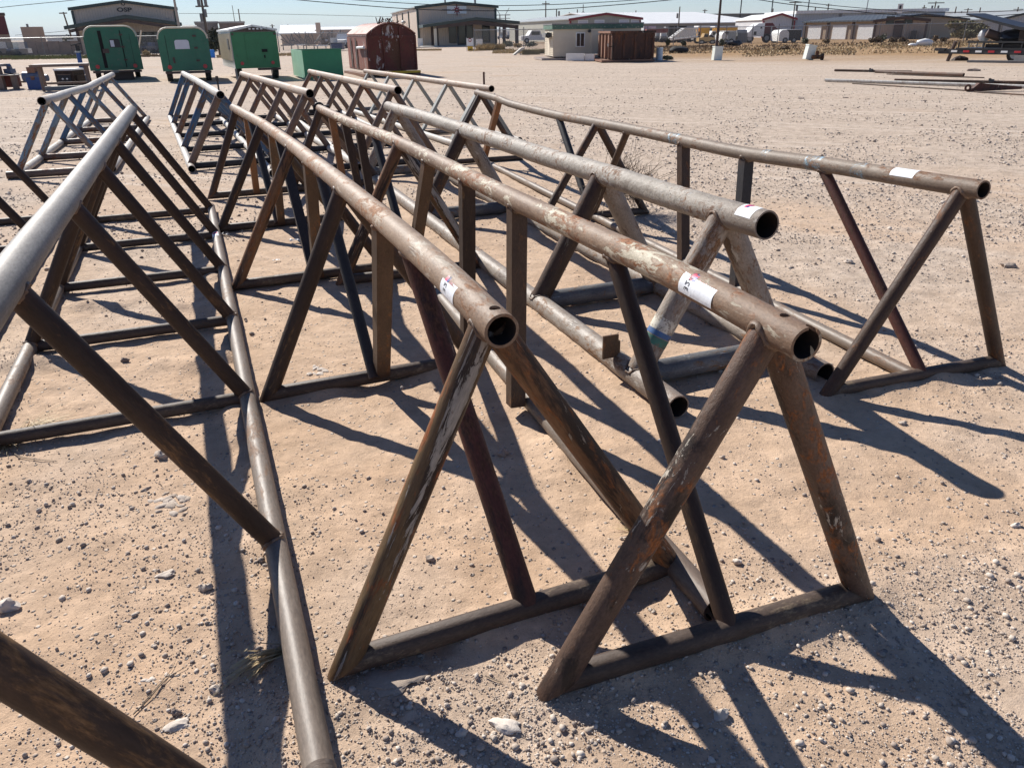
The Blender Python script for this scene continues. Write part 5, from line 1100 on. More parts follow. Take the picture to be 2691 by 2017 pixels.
for i, (px, tp, ds, ar, tr) in enumerate(((1434, 3, 180, ((.93, 1.6),), ()), (1462, 24, 175, (), ((.86, .5),)), (1516, 25, 260, (), ()), (1495, 33, 260, (), ()), (1668, 28, 240, (), ()), (1781, 18, 170, (), ((.72, -.4),)), (1847, 25, 240, ((.95, 1.4),), ()), (2024, 23, 230, (), ()), (2078, 4, 150, ((.97, 2.2),), ((.82, .4),)), (2166, 10, 180, ((.95, 1.2),), ((.72, .4),)), (2134, 19, 260, (), ()), (2280, 32, 190, ((.90, 2.4), (.6, 2.2)), ((.7, .4),)), (2352, 22, 250, (), ()), (2400, 24, 250, (), ((.6, .4),)), (2416, 14, 220, ((.9, 1.2),), ()), (2443, 4, 165, ((.95, 3.2),), ((.80, .6), (.80, -.6))), (2500, 18, 230, (), ()), (2517, 30, 260, ((.95, 2.0),), ()), (2532, 22, 240, ((.93, 2.4),), ()), (2564, 20, 250, (), ()), (2662, 19, 230, ((.9, 2.6),), ()), (2690, 26, 250, (), ()), (2383, 34, 280, (), ()))):
    pole('thin wooden utility pole on the right skyline' if px > 1700 else 'thin wooden utility pole above the grey green building', px, ds, tp, r0=.17 * ds / 170, arms=ar, trans=tr, group='skyline poles right' if px > 1700 else 'skyline poles middle')
pole('tall thin mast beside the right end of the white building with red trim', 2266, 150, -20, r0=.12, mat=M_galv, name='radio_mast')
P = at_dist(1531, 230); r = root('radio_mast', 'thin guyed radio mast over the grey green building', 'mast', P); h = Hz(P, 12)
MB().bar((0, 0, 0), (0, 0, h), .12, 6).build('mast_shaft', M_greysteel, r); MB().bar((-2.5, 0, h * .45), (0, 0, h * .8), .06, 5).bar((2.5, 0, h * .45), (0, 0, h * .8), .06, 5).build('guy_strut', M_greysteel, r)
P = at_dist(1322, 330); r = root('transmission_tower', 'two legged steel transmission frame right of the emblem building', 'tower', P); h = Hz(P, 40)
for x in (-1.1, 1.1): MB().bar((x * 1.05, 0, 0), (x, 0, h), .22, 6).build('tower_leg', M_greysteel, r)
for x in (-1, 1): MB().bar((x, 0, h), (x * 2.6, 0, h + 2.5), .12, 5).build('tower_horn', M_greysteel, r)
MB().bar((-3, 0, h), (3, 0, h), .16, 6).bar((-3, 0, h - 1.2), (3, 0, h - 1.2), .12, 6).build('tower_arm', M_greysteel, r)
M_cable = simple('black_cable_sheath', (0.02, 0.02, 0.022), .95); M_cable.node_tree.nodes['Principled BSDF'].inputs['Specular IOR Level'].default_value = 0.05
def wire(label, pts, dist, rr=.035, dist2=None, n=24):
    """hanging cable through picture points (quadratic between the ends)"""
    W = []
    for i, (px, py) in enumerate(pts):
        d = ray(px, py); ds = dist + ((dist2 or dist) - dist) * i / (len(pts) - 1); W.append(EYE + d * (ds / (d[1])))
    C = catmull(W, 10); b = MB(); o0 = C[0]
    for p, q in zip(C, C[1:]): b.bar(p - o0, q - o0, rr, 5)
    o = b.build('power_line', M_cable, None); o.location = o0; return tag(o, label, 'cable', 'overhead power lines')
wire('black cable crossing the sky at the upper left corner', [(-60, 27), (60, 14), (200, 0), (300, -14)], 70, .022)
wire('lower of the two black cables sagging across the emblem sign', [(640, -16), (781, 0), (930, 13), (1080, 24), (1250, 29), (1435, 26), (1600, 15), (1745, 2), (1850, -10)], 78, .035)
wire('upper of the two black cables passing above the emblem building', [(820, -10), (915, -1), (1050, 8), (1150, 13), (1300, 15.5), (1440, 13), (1580, 6.5), (1690, -1), (1800, -10)], 84, .032)
wire('black cable dropping from the top edge to the right skyline', [(1920, -12), (1994, 0), (2083, 13), (2218, 27), (2320, 37), (2440, 44), (2570, 44), (2691, 37), (2760, 31)], 95, .04)
wire('higher black cable sagging over the right skyline', [(1980, -12), (2048, -1), (2180, 14), (2320, 26), (2470, 33), (2600, 31), (2691, 27), (2760, 22)], 100, .035)
wire('faint thin cable across the sky over the third trailer', [(470, 36), (700, 37), (1000, 44), (1060, 46)], 150, .03); wire('faint cable rising behind the tan blocks', [(40, 93), (130, 86), (215, 78)], 160, .035)

# ------------------------------------------------------------------ trees, bushes, weeds
def leaf_mat(name, c, rough=.7):
    m, nt, b = new_mat(name); v = coords(nt, rnd=False); n = noise(nt, v, 1.3, 5, .65); n2 = noise(nt, v, 9, 3, .6)
    col = mixc(nt, n, tuple(x * .55 for x in c), tuple(min(1, x * 1.5) for x in c)); col = mixc(nt, .6, col, mixc(nt, n2, (.55, .55, .5), (1.4, 1.4, 1.35)), 'MULTIPLY')
    L(nt, col, b.inputs['Base Color']); b.inputs['Roughness'].default_value = rough; return m
M_juniper = leaf_mat('juniper_foliage', (0.055, 0.062, 0.032)); M_olive = leaf_mat('olive_yellow_foliage', (0.155, 0.130, 0.045)); M_sage = leaf_mat('sage_bush_foliage', (0.10, 0.105, 0.065)); M_drybush = leaf_mat('dry_brown_brush', (0.17, 0.115, 0.065)); M_straw = leaf_mat('straw_grass', (0.42, 0.31, 0.165)); M_greengrass = leaf_mat('green_grass', (0.16, 0.17, 0.06)); M_twig = leaf_mat('grey_brown_twigs', (0.20, 0.15, 0.105))
def foliage(blobs, n, size, seed):
    R = np.random.default_rng(seed); V = []; F = []
    tot = sum(b[3] * b[4] * b[5] for b in blobs)
    for cx, cy, cz, rx, ry, rz in blobs:
        m = int(n * rx * ry * rz / tot) + 6
        for _ in range(m):
            u = R.normal(size=3); u /= np.linalg.norm(u); k = R.random() ** .38 * (1 + .18 * R.normal()); p = np.array([cx + u[0] * rx * k, cy + u[1] * ry * k, cz + u[2] * rz * k])
            a = R.normal(size=3); a /= np.linalg.norm(a); b_ = np.cross(a, R.normal(size=3)); b_ /= np.linalg.norm(b_); s = size * R.uniform(.5, 1.3); j = len(V)
            V += [p - a * s, p + b_ * s * .5, p + a * s, p - b_ * s * .5]; F.append((j, j + 1, j + 2, j + 3))
    return V, F
def tree(name, label, px, dist, top, wpx, mat, n, size, seed, group=None, trunk=True, cat='tree', squash=1.0, base_k=.25):
    P = at_dist(px, dist); h = Hz(P, top); w = wpx / FPX * dist / 2; R = np.random.default_rng(seed); r = root(name, label, cat, P, 0, group); bl = []
    for i in range(9):
        a = R.uniform(0, 2 * math.pi); q = R.uniform(.15, .75); z = h * R.uniform(base_k + .12, .82); k = R.uniform(.28, .48) * (1.25 - .55 * z / h); bl.append((w * q * math.cos(a), w * q * math.sin(a) * .8, z, w * k * 1.15, w * k, h * k * .55 * squash))
    bl.append((0, 0, h * .55, w * .6, w * .55, h * .34))
    V, F = foliage(bl, n, size, seed); o = link_mesh('crown', V, F, mat, r)
    b = MB().bar((0, 0, 0), (.05 * w, 0, h * .55), .035 * h + .03, 7, .015 * h)
    for i in range(5): q = bl[i]; b.bar((0.02 * w, 0, h * .25), (q[0] * .8, q[1] * .8, q[2]), .016 * h, 5, .006 * h)
    b.build('trunk', M_wood, r); return r
tree('juniper_tree', 'dark juniper tree between the second and third trailers', 578, 84, 68, 46, M_juniper, 2600, .16, 3, base_k=.12)
tree('spreading_tree', 'olive yellow spreading tree behind the loaded flatbed', 2540, 95, 50, 92, M_olive, 5200, .17, 5, base_k=.05, squash=.8)
tree('round_tree', 'distant grey green tree beside the left leaning pole', 183, 180, 93, 34, M_sage, 900, .35, 8)
def bush(label, px, dist, top, wpx, mat, seed, n=420, size=.10, name='bush', group=None):
    P = at_dist(px, dist); h = max(.25, Hz(P, top)); w = wpx / FPX * dist / 2; R = np.random.default_rng(seed); r = root(name, label, 'bush', P, 0, group)
    bl = [(w * R.uniform(-.5, .5), w * R.uniform(-.4, .4), h * R.uniform(.35, .6), w * R.uniform(.35, .6), w * .5, h * R.uniform(.3, .45)) for _ in range(5)]
    V, F = foliage(bl, n, size, seed); link_mesh('foliage', V, F, mat, r); b = MB()
    for i in range(6): q = bl[i % 5]; b.bar((0, 0, 0), (q[0], q[1], q[2]), .03, 4, .01)
    b.build('stems', M_wood, r); return r
for i, (px, ds, tp, wp, mt, lb) in enumerate((
 (1330, 100, 106, 40, M_sage, 'sage bush behind the fence right of the emblem building'), (1390, 98, 108, 46, M_sage, 'wide sage bush behind the fence, left of the cream cabin'), (1360, 97, 114, 24, M_straw, 'straw coloured clump between two sage bushes'),
 (2118, 90, 98, 26, M_sage, 'dark green bush below the left end of the roll door building'), (2172, 90, 101, 22, M_drybush, 'dry brown bush in front of the first roll door'), (2316, 89, 88, 34, M_sage, 'green bush by the brown gable office'), (2305, 88, 96, 16, M_drybush, 'reddish dry shrub in front of the green bush'), (2345, 88, 97, 26, M_drybush, 'pale dry shrub under the brown gable office'), (2375, 88, 96, 30, M_drybush, 'dry shrub under the white wall sign'), (2455, 86, 92, 16, M_drybush, 'small dry shrub at the corner of the brown office'), (2475, 86, 98, 22, M_drybush, 'brown shrub left of the spreading tree'), (2290, 88, 99, 20, M_drybush, 'low dry shrub along the right fence'),
 (1898, 84, 103, 16, M_sage, 'green weeds at the foot of the tall dark pole'), (2060, 66, 121, 28, M_drybush, 'grey brown tumbled brush left of the leaning tub'), (1752, 50, 146, 30, M_sage, 'low green weeds beside the pale drum'), (1755, 88, 100, 14, M_juniper, 'dark bush in the truck yard left of the white truss'), (1797, 88, 106, 16, M_juniper, 'round dark bush under the white truss'),
 (383, 84, 131, 28, M_straw, 'straw tuft against the right side of the leftmost trailer'), (2668, 96, 60, 24, M_sage, 'grey green shrub at the right edge above the flatbed'), (190, 86, 146, 46, M_drybush, 'low brown brush left of the leftmost green trailer'))):
    bush(lb, px, ds, tp, wp, mt, 100 + i)
# dry grass bands (uncountable)
def grass_band(name, label, pts, n, h, mat, seed, wd=.02):
    R = np.random.default_rng(seed); V = []; F = []
    for _ in range(n):
        i = R.integers(0, len(pts)); px, ds, wp, dd = pts[i]; x0 = at_dist(px + R.uniform(-wp, wp), max(20, ds + R.uniform(-dd, dd))); hh = h * R.uniform(.4, 1.3); a = R.uniform(0, 6.28); s = wd * R.uniform(1, 3); dx, dy = R.normal(0, .25 * hh, 2); j = len(V)
        V += [(x0[0] - s * math.cos(a), x0[1] - s * math.sin(a), 0), (x0[0] + s * math.cos(a), x0[1] + s * math.sin(a), 0), (x0[0] + dx, x0[1] + dy, hh)]; F.append((j, j + 1, j + 2))
    o = link_mesh(name, V, F, mat); tag(o, label, None, None, 'stuff')
grass_band('dry_grass', 'straw dry grass along the fences and verge', [(1290, 84, 60, 3), (1340, 76, 45, 5), (1400, 74, 50, 5), (1120, 90, 40, 3), (1700, 72, 40, 9), (1900, 70, 170, 9), (2200, 74, 200, 12), (2500, 80, 190, 12), (2100, 60, 150, 8), (2420, 66, 260, 12), (2560, 76, 150, 10), (700, 80, 90, 5), (620, 76, 50, 4), (1000, 84, 60, 4)], 21000, .11, M_straw, 21, .03)
grass_band('brown_weeds', 'brown weeds and brush growing through the dry verge', [(1900, 76, 200, 10), (2250, 82, 250, 9), (2550, 84, 180, 8), (1800, 84, 120, 5), (1420, 78, 60, 5), (100, 84, 150, 5), (450, 84, 80, 4)], 9000, .15, M_drybush, 22, .03)
grass_band('verge_grass', 'yellow green grass strip below the left fence', [(60, 84, 120, 4), (160, 82, 130, 4), (20, 86, 90, 3)], 6500, .24, M_greengrass, 23)
grass_band('straw_pile', 'bright straw heaps beside the gate sign', [(1275, 83, 22, 1.5), (1300, 84, 26, 1.2)], 2600, .55, M_straw, 24)
# tumbleweed under the thin rack
P = G(1640, 555); R = np.random.default_rng(5); V = []; F = []
b = MB()
for i in range(420):
    u = R.normal(size=3); u /= np.linalg.norm(u); u[2] = abs(u[2]) * .8 if R.random() < .8 else u[2]; p0 = np.array([.0, 0, .22]) + u * np.array([.18, .16, .08]) * R.random(); p1 = p0 + (u + R.normal(0, .5, 3)) * .15; p2 = p1 + (u * .6 + R.normal(0, .6, 3)) * .14
    p1[2] = max(.02, p1[2]); p2[2] = max(.02, p2[2]); b.bar(p0, p1, .0022, 3).bar(p1, p2, .0016, 3)
o = b.build('tumbleweed', M_twig, None); o.location = (P[0] - .03, P[1] - .02, 0); o.scale = (1.15, 1.0, 1.0); tag(o, 'dry brown tumbleweed caught under the thin right rack', 'tumbleweed')
# dry tufts and twigs in the foreground
def tuft(label, px, py, n, ln, dirv, spread, mat, seed, wd=.0025, lift=.35, name='dry_tuft'):
    P = G(px, py); R = np.random.default_rng(seed); V = []; F = []
    for _ in range(n):
        d = np.array([dirv[0] + R.normal(0, spread), dirv[1] + R.normal(0, spread), abs(R.normal(lift, .2))]); d /= np.linalg.norm(d); l_ = ln * R.uniform(.4, 1.1); o0 = R.normal(0, .012, 2); s = np.cross(d, [0, 0, 1]); s /= max(1e-6, np.linalg.norm(s)); s *= wd * R.uniform(.6, 1.5); j = len(V)
        a = np.array([o0[0], o0[1], .002]); m_ = a + d * l_ * .55; e = a + d * l_; e[2] = max(.004, e[2] * .55)
        V += [a - s, a + s, m_ + s * .8, m_ - s * .8, e]; F += [(j, j + 1, j + 2, j + 3), (j + 3, j + 2, j + 4)]
    o = link_mesh(name, V, F, mat); o.location = (P[0], P[1], float(ground_h(P[0], P[1]))); return tag(o, label, 'grass tuft')
tuft('dry straw tuft pressed against the grey rack rail in the foreground', 738, 1706, 46, .24, (-.55, -.75), .16, M_straw, 1, .003)
tuft('flattened straw tuft under the nearest crossbar at the left edge', 60, 1128, 90, .26, (.9, .25), .35, M_straw, 2, .002, .12)
tuft('thin straw tuft at the left edge below the crossbar', 14, 1165, 30, .16, (.5, -.7), .5, M_straw, 3, .002, .2)
tuft('wispy straw strands on the sand inside the first tagged rack', 1690, 1400, 12, .14, (-.7, .5), .3, M_straw, 4, .002, .1)
def twig(label, pts, rr):
    W = [Vector(G(*p)) + Vector((0, 0, float(ground_h(*G(*p)[:2])) + .006)) for p in pts]; C = catmull(W, 6); b = MB(); o0 = C[0]
    for i, (p, q) in enumerate(zip(C, C[1:])): b.bar(p - o0, q - o0, rr * (1 - .6 * i / len(C)), 5)
    o = b.build('twig', M_twig, None); o.location = o0; tag(o, label, 'twig')
twig('forked thin twig just above the dark leg in the lower left corner', [(350, 1875), (390, 1835), (425, 1800), (455, 1772), (490, 1750)], .0022)
twig('fine upright twig crossing the forked one', [(372, 1850), (425, 1795), (452, 1755), (462, 1730)], .0014)
twig('long reddish twig trailing from the straw at the left edge', [(10, 1165), (45, 1195), (100, 1208), (150, 1212)], .003)
twig('short dark twig in the shadow in front of the first tagged rack', [(1275, 1768), (1300, 1778), (1322, 1786)], .002)
M_scrap = simple('grey_plastic_film', (0.55, 0.54, 0.53), .5)
for i, (px, py, w, lb) in enumerate(((590, 619, 24, 'crumpled grey plastic scrap beside the grey rack rail'), (662, 641, 22, 'pale bent scrap on the sand inside the first tagged rack'), (776, 635, 30, 'white twisted scrap in the striped shadows'), (727, 687, 18, 'small white curled strip on the sand'))):
    P = G(px, py); s = w / FPX * float((P - EYE) @ _f); R = np.random.default_rng(i); V = []; F = []
    for a in range(7):
        for c in range(3): V.append((s * (a / 6 - .5), s * .18 * (c - 1) + s * .12 * math.sin(a * 1.7 + i), .012 + s * .22 * abs(math.sin(a * 1.3 + c * 1.9 + i)) * R.random()))
    for a in range(6):
        for c in range(2): F.append((a * 3 + c, a * 3 + 3 + c, a * 3 + 4 + c, a * 3 + 1 + c))
    o = link_mesh('plastic_scrap', V, F, M_scrap); o.location = (P[0], P[1], 0); o.rotation_euler = (0, 0, R.uniform(-.5, .5)); tag(o, lb, 'scrap')
M_dullwhite = simple('chalky_pipe_plastic', (0.50, 0.475, 0.43), .6, dirt=(0.36, 0.30, 0.24), dirt_amt=.4)
# ------------------------------------------------------------------ equipment at the left edge
A, B = G(112, 241), G(240, 234); B = facing(A, B, -7); rz, w = base2(A, B); H = Hz(A, 170)
r = root('steel_bench', 'long brown steel frame bench in front of the leftmost trailer', 'bench', A, rz)
part('top', [(-.15, w + .05, -.1, .75, H - .07, H)], M_benchtop, r); part('edge_rail', [(-.2, w + .1, -.18, -.103, H - .09, H - .01)], M_benchsteel, r)
for x, y in ((0, 0), (.0, .62), (w - .1, 0), (w - .1, .62)): part('leg', [(x, x + .09, y, y + .09, 0, H - .071)], M_benchsteel, r)
part('base_beam', [(.1, w - .11, -.05, .12, 0.02, .16)], M_greysteel, r); part('cross_rail', [(.09, w - .1, .62, .68, .2, .27)], M_benchsteel, r)
P = G(177, 229); k = float((P - EYE) @ _f) / FPX; r = root('steel_cabinet', 'small dark steel cabinet with a white top and two white round gauges', 'cabinet', P, -.08); H = Hz(P, 186)
part('body', [(-26 * k, 24 * k, 0, .75, .04, H)], M_legdark, r); part('top_sheet', [(-27 * k, 24 * k, -.03, .78, H + .003, H + .06)], M_white, r); part('panel', [(-18 * k, 17 * k, -.03, -.003, H * .30, H * .74)], M_black, r)
for x in (-5, 7): MB().bar((x * k, -.06, H * .5), (x * k, -.031, H * .5), 2.3 * k, 12).build('gauge', M_white, r, 40)
part('side_box', [(24.5 * k, 29 * k, .1, .6, .04, H * .72)], M_legdark, r); part('panel_trim', [(-19 * k, 18 * k, -.045, -.003, H * .745, H * .79), (-19 * k, 18 * k, -.045, -.003, H * .25, H * .295)], M_benchsteel, r)
P = G(92, 236); r = root('pump_unit', 'blue grey motor and gearbox pump unit left of the bench', 'pump', P, .05); k = float((P - EYE) @ _f) / FPX; H = Hz(P, 177)
MB().bar((-30 * k, .3, H * .55), (16 * k, .3, H * .55), .19, 14).build('motor', M_slate, r, 40); part('motor_foot', [(-20 * k, 14 * k, .1, .5, .0, .42)], M_bluepaint, r); part('terminal_box', [(-14 * k, 6 * k, .15, .45, H * .74, H)], M_rustend, r); part('name_plate', [(-7 * k, 3 * k, .10, .118, H * .42, H * .60)], M_rustend, r); MB().bar((16 * k, .3, H * .5), (30 * k, .3, H * .5), .12, 10).build('coupling', M_slate, r, 40); MB().bar((-40 * k, .3, H * .34), (-10 * k, .25, H * .34), .03, 8).build('drive_shaft', M_legorange, r)
P = G(132, 236); P2 = P.copy(); P2[1] += 3.5; P2[0] -= .45; k = float((P2 - EYE) @ _f) / FPX; r = root('valve_riser', 'upright blue riser pipe with a black lever on top behind the bench', 'valve', P2); H = Hz(P2, 137)
MB().bar((-.02, 0, H * .30), (0, 0, H * .98), 5.5 * k, 14).build('riser_pipe', M_bluepaint, r, 40); MB().bar((0, 0, H * .98), (0, 0, H * 1.03), 7.5 * k, 14).build('flange', M_galv, r, 40); MB().bar((-.03, 0, H * 1.03), (-.03, 0, H * 1.22), .04, 8).bar((.05, 0, H * 1.03), (.05, 0, H * 1.2), .05, 8).build('valve_stem', M_black, r); MB().bar((-.22, 0, H * 1.20), (.20, 0, H * 1.27), .03, 8).build('lever', M_black, r); MB().bar((0, 0, .0), (0, 0, H * .28), .08, 10).bar((0, 0, .5), (-.4, 0, .35), .07, 8).ball((.05, 0, .55), .16, .16, .16).build('elbow', M_slate, r, 50)
P = G(20, 237); k = float((P - EYE) @ _f) / FPX; r = root('work_stand', 'brown steel work stand cut off by the left edge', 'stand', P); H = Hz(P, 176)
for x in (-34, -18, 16): part('leg', [(x * k, x * k + .16, 0, .16, 0, H * (1.0 if x < 0 else .62))], M_benchsteel, r)
part('top', [(-40 * k, -8 * k, -.1, .6, H + .003, H + .09)], M_benchtop, r); part('shelf', [(-10 * k, 26 * k, -.1, .5, H * .625, H * .66)], M_creamboard, r); part('engine_block', [(-14 * k, 8 * k, .3, .8, .08, .55)], M_shed, r); MB().box(-12 * k, 6 * k, .35, .7, .56, .72).bar((-2 * k, .5, .72), (-2 * k, .5, .9), .08, 8).bar((3 * k, .5, .72), (5 * k, .4, .84), .06, 8).build('engine_top', M_slate, r)

# ------------------------------------------------------------------ loaded flatbed at the right edge
A, B = G(2487, 161), G(2700, 166); rz, w = base2(A, B); r = root('flatbed_trailer', 'black gooseneck flatbed trailer with a red and white reflector strip at the right edge', 'trailer', A, rz); zb = Hz(A, 135)
part('frame_rail', [(-.55, w + .5, 0, .12, zb - .12, zb + .10)], M_black, r); part('frame_rail', [(.2, w + .5, 2.0, 2.12, zb - .12, zb + .10)], M_black, r); part('deck', [(.35, w + .5, -.02, 2.13, zb + .103, zb + .16)], M_black, r)
for i in range(9):
    x = .15 + i * .62
    if x < w: part('reflector', [(x, x + .31, -.02, -.003, zb - .04, zb + .05)], M_redlens if i % 2 else M_white, r)
MB().bar((0, .1, 0), (.22, .1, Hz(A, 109)), .085, 8).build('jack_leg', M_trimbrown, r); MB().bar((.42, .1, Hz(A, 112)), (.40, .1, Hz(A, 128)), .03, 6).build('jack_handle', M_black, r); part('hitch', [(-.75, -.2, -.05, .2, zb + .02, zb + .14)], M_black, r)
top = Hz(A, 113)
part('head_rack', [(.95, 1.0, 0, .06, zb + .161, top), (1.35, 1.4, 0, .06, zb + .161, top), (1.65, 1.7, 0, .06, zb + .161, top)], M_greysteel, r)
b = MB(); b.box(.9, w + .5, -.03, .03, top, top + .08)
for k in range(5): b.box(1.7 + k * .9, 1.76 + k * .9, -.02, .04, zb + .161, top - .003)
b.build('side_stake', M_black, r); part('side_panel', [(1.78, w + .4, .05, .09, zb + .17, top - .05)], M_darkgap, r)
for x in (w * .80, w * .98): wheel(r, (x, .3, .36), .36, .24)
part('mud_skirt', [(w * .86, w + .5, -.2, -.06, .05, zb - .13)], M_greysteel, r)
def on(label, name, cat, mb, mat): o = mb.build(name, mat, None); o.location = r.location; o.rotation_euler = r.rotation_euler; return tag(o, label, cat)
on('dark tilted flat panel sticking up from the flatbed load', 'sheet_metal', 'sheet', MB().prism([(.45, top + 1.25), (3.2, top + .55), (5.5, top + .48), (5.5, top + .56), (3.2, top + .68), (.45, top + 1.32)], 'y', .1, 1.7), M_black)
on('dark brown wooden crate on the loaded flatbed', 'wooden_crate', 'crate', MB().prism([(3.2, top + .1), (4.7, top + .1), (4.7, top + .5), (3.15, top + .53)], 'y', .2, 1.7), M_legdark)
on('white bundled sheet at the front of the flatbed load', 'white_bundle', 'bundle', MB().ball((1.35, .5, top + .30), .22, .4, .30, jit=.1).box(1.05, 1.62, .15, .18, zb + .3, top - .1), M_white)
on('brown rolled carpet on the flatbed load', 'brown_roll', 'roll', MB().bar((1.6, .2, top + .45), (2.3, .9, top + .12), .2, 12), M_trimbrown)
on('black scrap heap filling the flatbed', 'scrap_heap', 'scrap', MB().ball((2.6, 1.0, top + .2), .9, .8, .35, jit=.2).ball((5.2, 1.0, top + .3), .7, .8, .30, jit=.2), M_black)
A, B = G(2530, 164), G(2700, 166); rz, w = base2(A, B); o = MB().box(0, w, 0, .35, 0, .10).build('steel_channel', M_greysteel, None); o.location = A + np.array([0, -.35, 0]); o.rotation_euler = (0, 0, rz); tag(o, 'grey steel channel lying on the ground below the flatbed', 'beam')
P = G(2535, 160); o = MB().ball((0, .5, 0), .4, .3, .22, jit=.2).build('dirt_clod', M_legdark, None); o.location = P; tag(o, 'dark clod beside the flatbed jack leg', 'clod')

# ------------------------------------------------------------------ pipes lying on the gravel at the right
def lying(label, p, q, rr, mat, name='loose_pipe', extra=None):
    a, b_ = G(*p), G(*q); r = root(name, label, 'pipe', a, 0, 'loose pipes on the gravel'); d = b_ - a
    tube('pipe', (0, 0, rr), (d[0], d[1], rr), rr, mat, r, open0=True, open1=True, n=12)
    for k in (extra or ()): c = d * k; dn = d / np.linalg.norm(d); MB().bar(tuple(c[:2]) + (rr,), tuple((c + dn * .12)[:2]) + (rr,), rr * 1.8, 10).bar((c[0], c[1], rr), (c[0], c[1], rr * 3.2), rr * .8, 6).build('pipe_clamp', M_black, r)
    return r
lying('thin brown pipe with a black clamp, farthest of the loose pipes', (2193, 188), (2395, 192), .045, M_leg, extra=(.47,)); lying('brown pipe with an open end, in the middle of the loose pipes', (2300, 193), (2532, 201.5), .06, M_brownleg)
lying('thin dark rod beyond the white pipe', (2330, 197), (2586, 206), .02, M_leg); lying('longest white plastic pipe on the gravel at the right', (2168, 215), (2760, 235), .052, M_dullwhite); lying('brown pipe with a clamp lying just behind the white pipe', (2350, 215.5), (2760, 224), .05, M_leg, extra=(.63,)); lying('thin rusty rod in front of the white pipe', (2240, 221), (2545, 240), .018, M_leg); lying('second thin rod near the red bar', (2560, 243), (2760, 256), .018, M_leg)
a, b_ = G(2543, 241), G(2680, 238); d = b_ - a; r = root('red_drawbar', 'dark red tapered steel bar with an eye beside the white pipe', 'bar', a, math.atan2(d[1], d[0])); ln = float(np.hypot(*d[:2])); MB().prism([(0, 0.0), (.25, .22), (ln, .10), (ln, .04), (.2, 0)], 'y', -.06, .06).build('bar', M_redbrace, r)
b = MB(); 
for i in range(14): a1, a2 = i / 14 * 6.283, (i + 1) / 14 * 6.283; b.bar((-.02 + .07 * math.cos(a1), 0, .10 + .07 * math.sin(a1)), (-.02 + .07 * math.cos(a2), 0, .10 + .07 * math.sin(a2)), .03, 6)
b.build('eye', M_redbrace, r)
for i, (px, py, w, lb) in enumerate(((2560, 187, 36, 'dark low clod heap beyond the loose pipes'), (2105, 258, 14, 'dark scrap on the gravel below the loose pipes, left one'), (2222, 257, 12, 'dark scrap on the gravel below the loose pipes, right one'), (2430, 264, 12, 'dark scrap left of the red bar on the gravel'))): rock(px, py, w, .22, .1, lb, None, 200 + i, .8, 'clod')
P = G(2428, 122); r = root('white_bag', 'white bag lying in the dry verge below the brown office', 'bag', P); MB().ball((0, 0, .3), .75, .4, .32, jit=.1).build('bag', M_white, r, 60); MB().ball((-1.0, 0, .12), .4, .3, .14, jit=.1).build('bag_flap', M_white, r, 60)
P = G(1784, 139); o = MB().ball((0, 0, .18), .8, .5, .28, jit=.15).build('tyre_scrap', M_rubber, None, 60); o.location = P; tag(o, 'black tyre scrap in the verge between the drum and the ribbed tub', 'tyre')
P = G(1928, 121); o = MB().ball((0, 0, .2), 1.0, .5, .3, jit=.25).bar((-1.5, 0, .1), (.5, .2, .5), .06, 6).build('scrap_iron', M_black, None); o.location = P; tag(o, 'black scrap iron by the fence right of the tall dark pole', 'scrap')

# ------------------------------------------------------------------ truck yard behind the right fence
def box_truck(label, px0, px1, dist, top, mat, cabmat):
    A, B = at_dist(px0, dist), at_dist(px1, dist); rz, w = base2(A, B); H = Hz(A, top); r = root('box_truck', label, 'truck', A, rz, 'yellow trucks'); c = w * .30
    part('cargo_box', [(c, w, 0, 2.4, .75, H)], mat, r); part('roof_cap', [(c - .3, w, -.03, 2.43, H + .003, H + .2)], M_white, r)
    MB().prism([(0, .6), (c - .05, .6), (c - .05, H * .80), (c * .55, H * .80), (c * .30, H * .52), (0, H * .46)], 'y', .15, 2.25).build('cab', cabmat, r); MB().prism([(c * .34, H * .52), (c * .58, H * .76), (c * .62, H * .76), (c * .38, H * .52)], 'y', .2, 2.2).build('windscreen', GLASS, r); part('side_window', [(c * .60, c * .92, .12, .148, H * .52, H * .72)], GLASS, r)
    for x in (c * .4, w * .78): wheel(r, (x, .2, .45), .45, .3)
    part('bumper', [(-.12, .0, .1, 2.3, .4, .65)], M_greysteel, r)
box_truck('yellow box truck with white roof cap nearer to the white truss', 1828, 1862, 103, 73, M_yellow, M_yellow); box_truck('longer yellow box truck behind the parked gold pickup', 1858, 1935, 106, 74, M_yellow, M_white)
A, B = at_dist(1836, 97), at_dist(1880, 97); rz, w = base2(A, B); r = root('pickup_truck', 'gold pickup parked in front of the yellow trucks', 'pickup', A, rz); r.scale = (1, .8, .66); MB().prism([(0, .45), (w, .45), (w, 1.05), (w * .62, 1.1), (w * .52, 1.75), (w * .32, 1.75), (w * .24, 1.15), (0, 1.0)], 'y', 0, 1.8).build('body', M_gold, r); part('side_window', [(w * .30, w * .53, -.02, -.003, 1.15, 1.6)], GLASS, r)
for x in (w * .17, w * .82): wheel(r, (x, .1, .36), .36, .25)
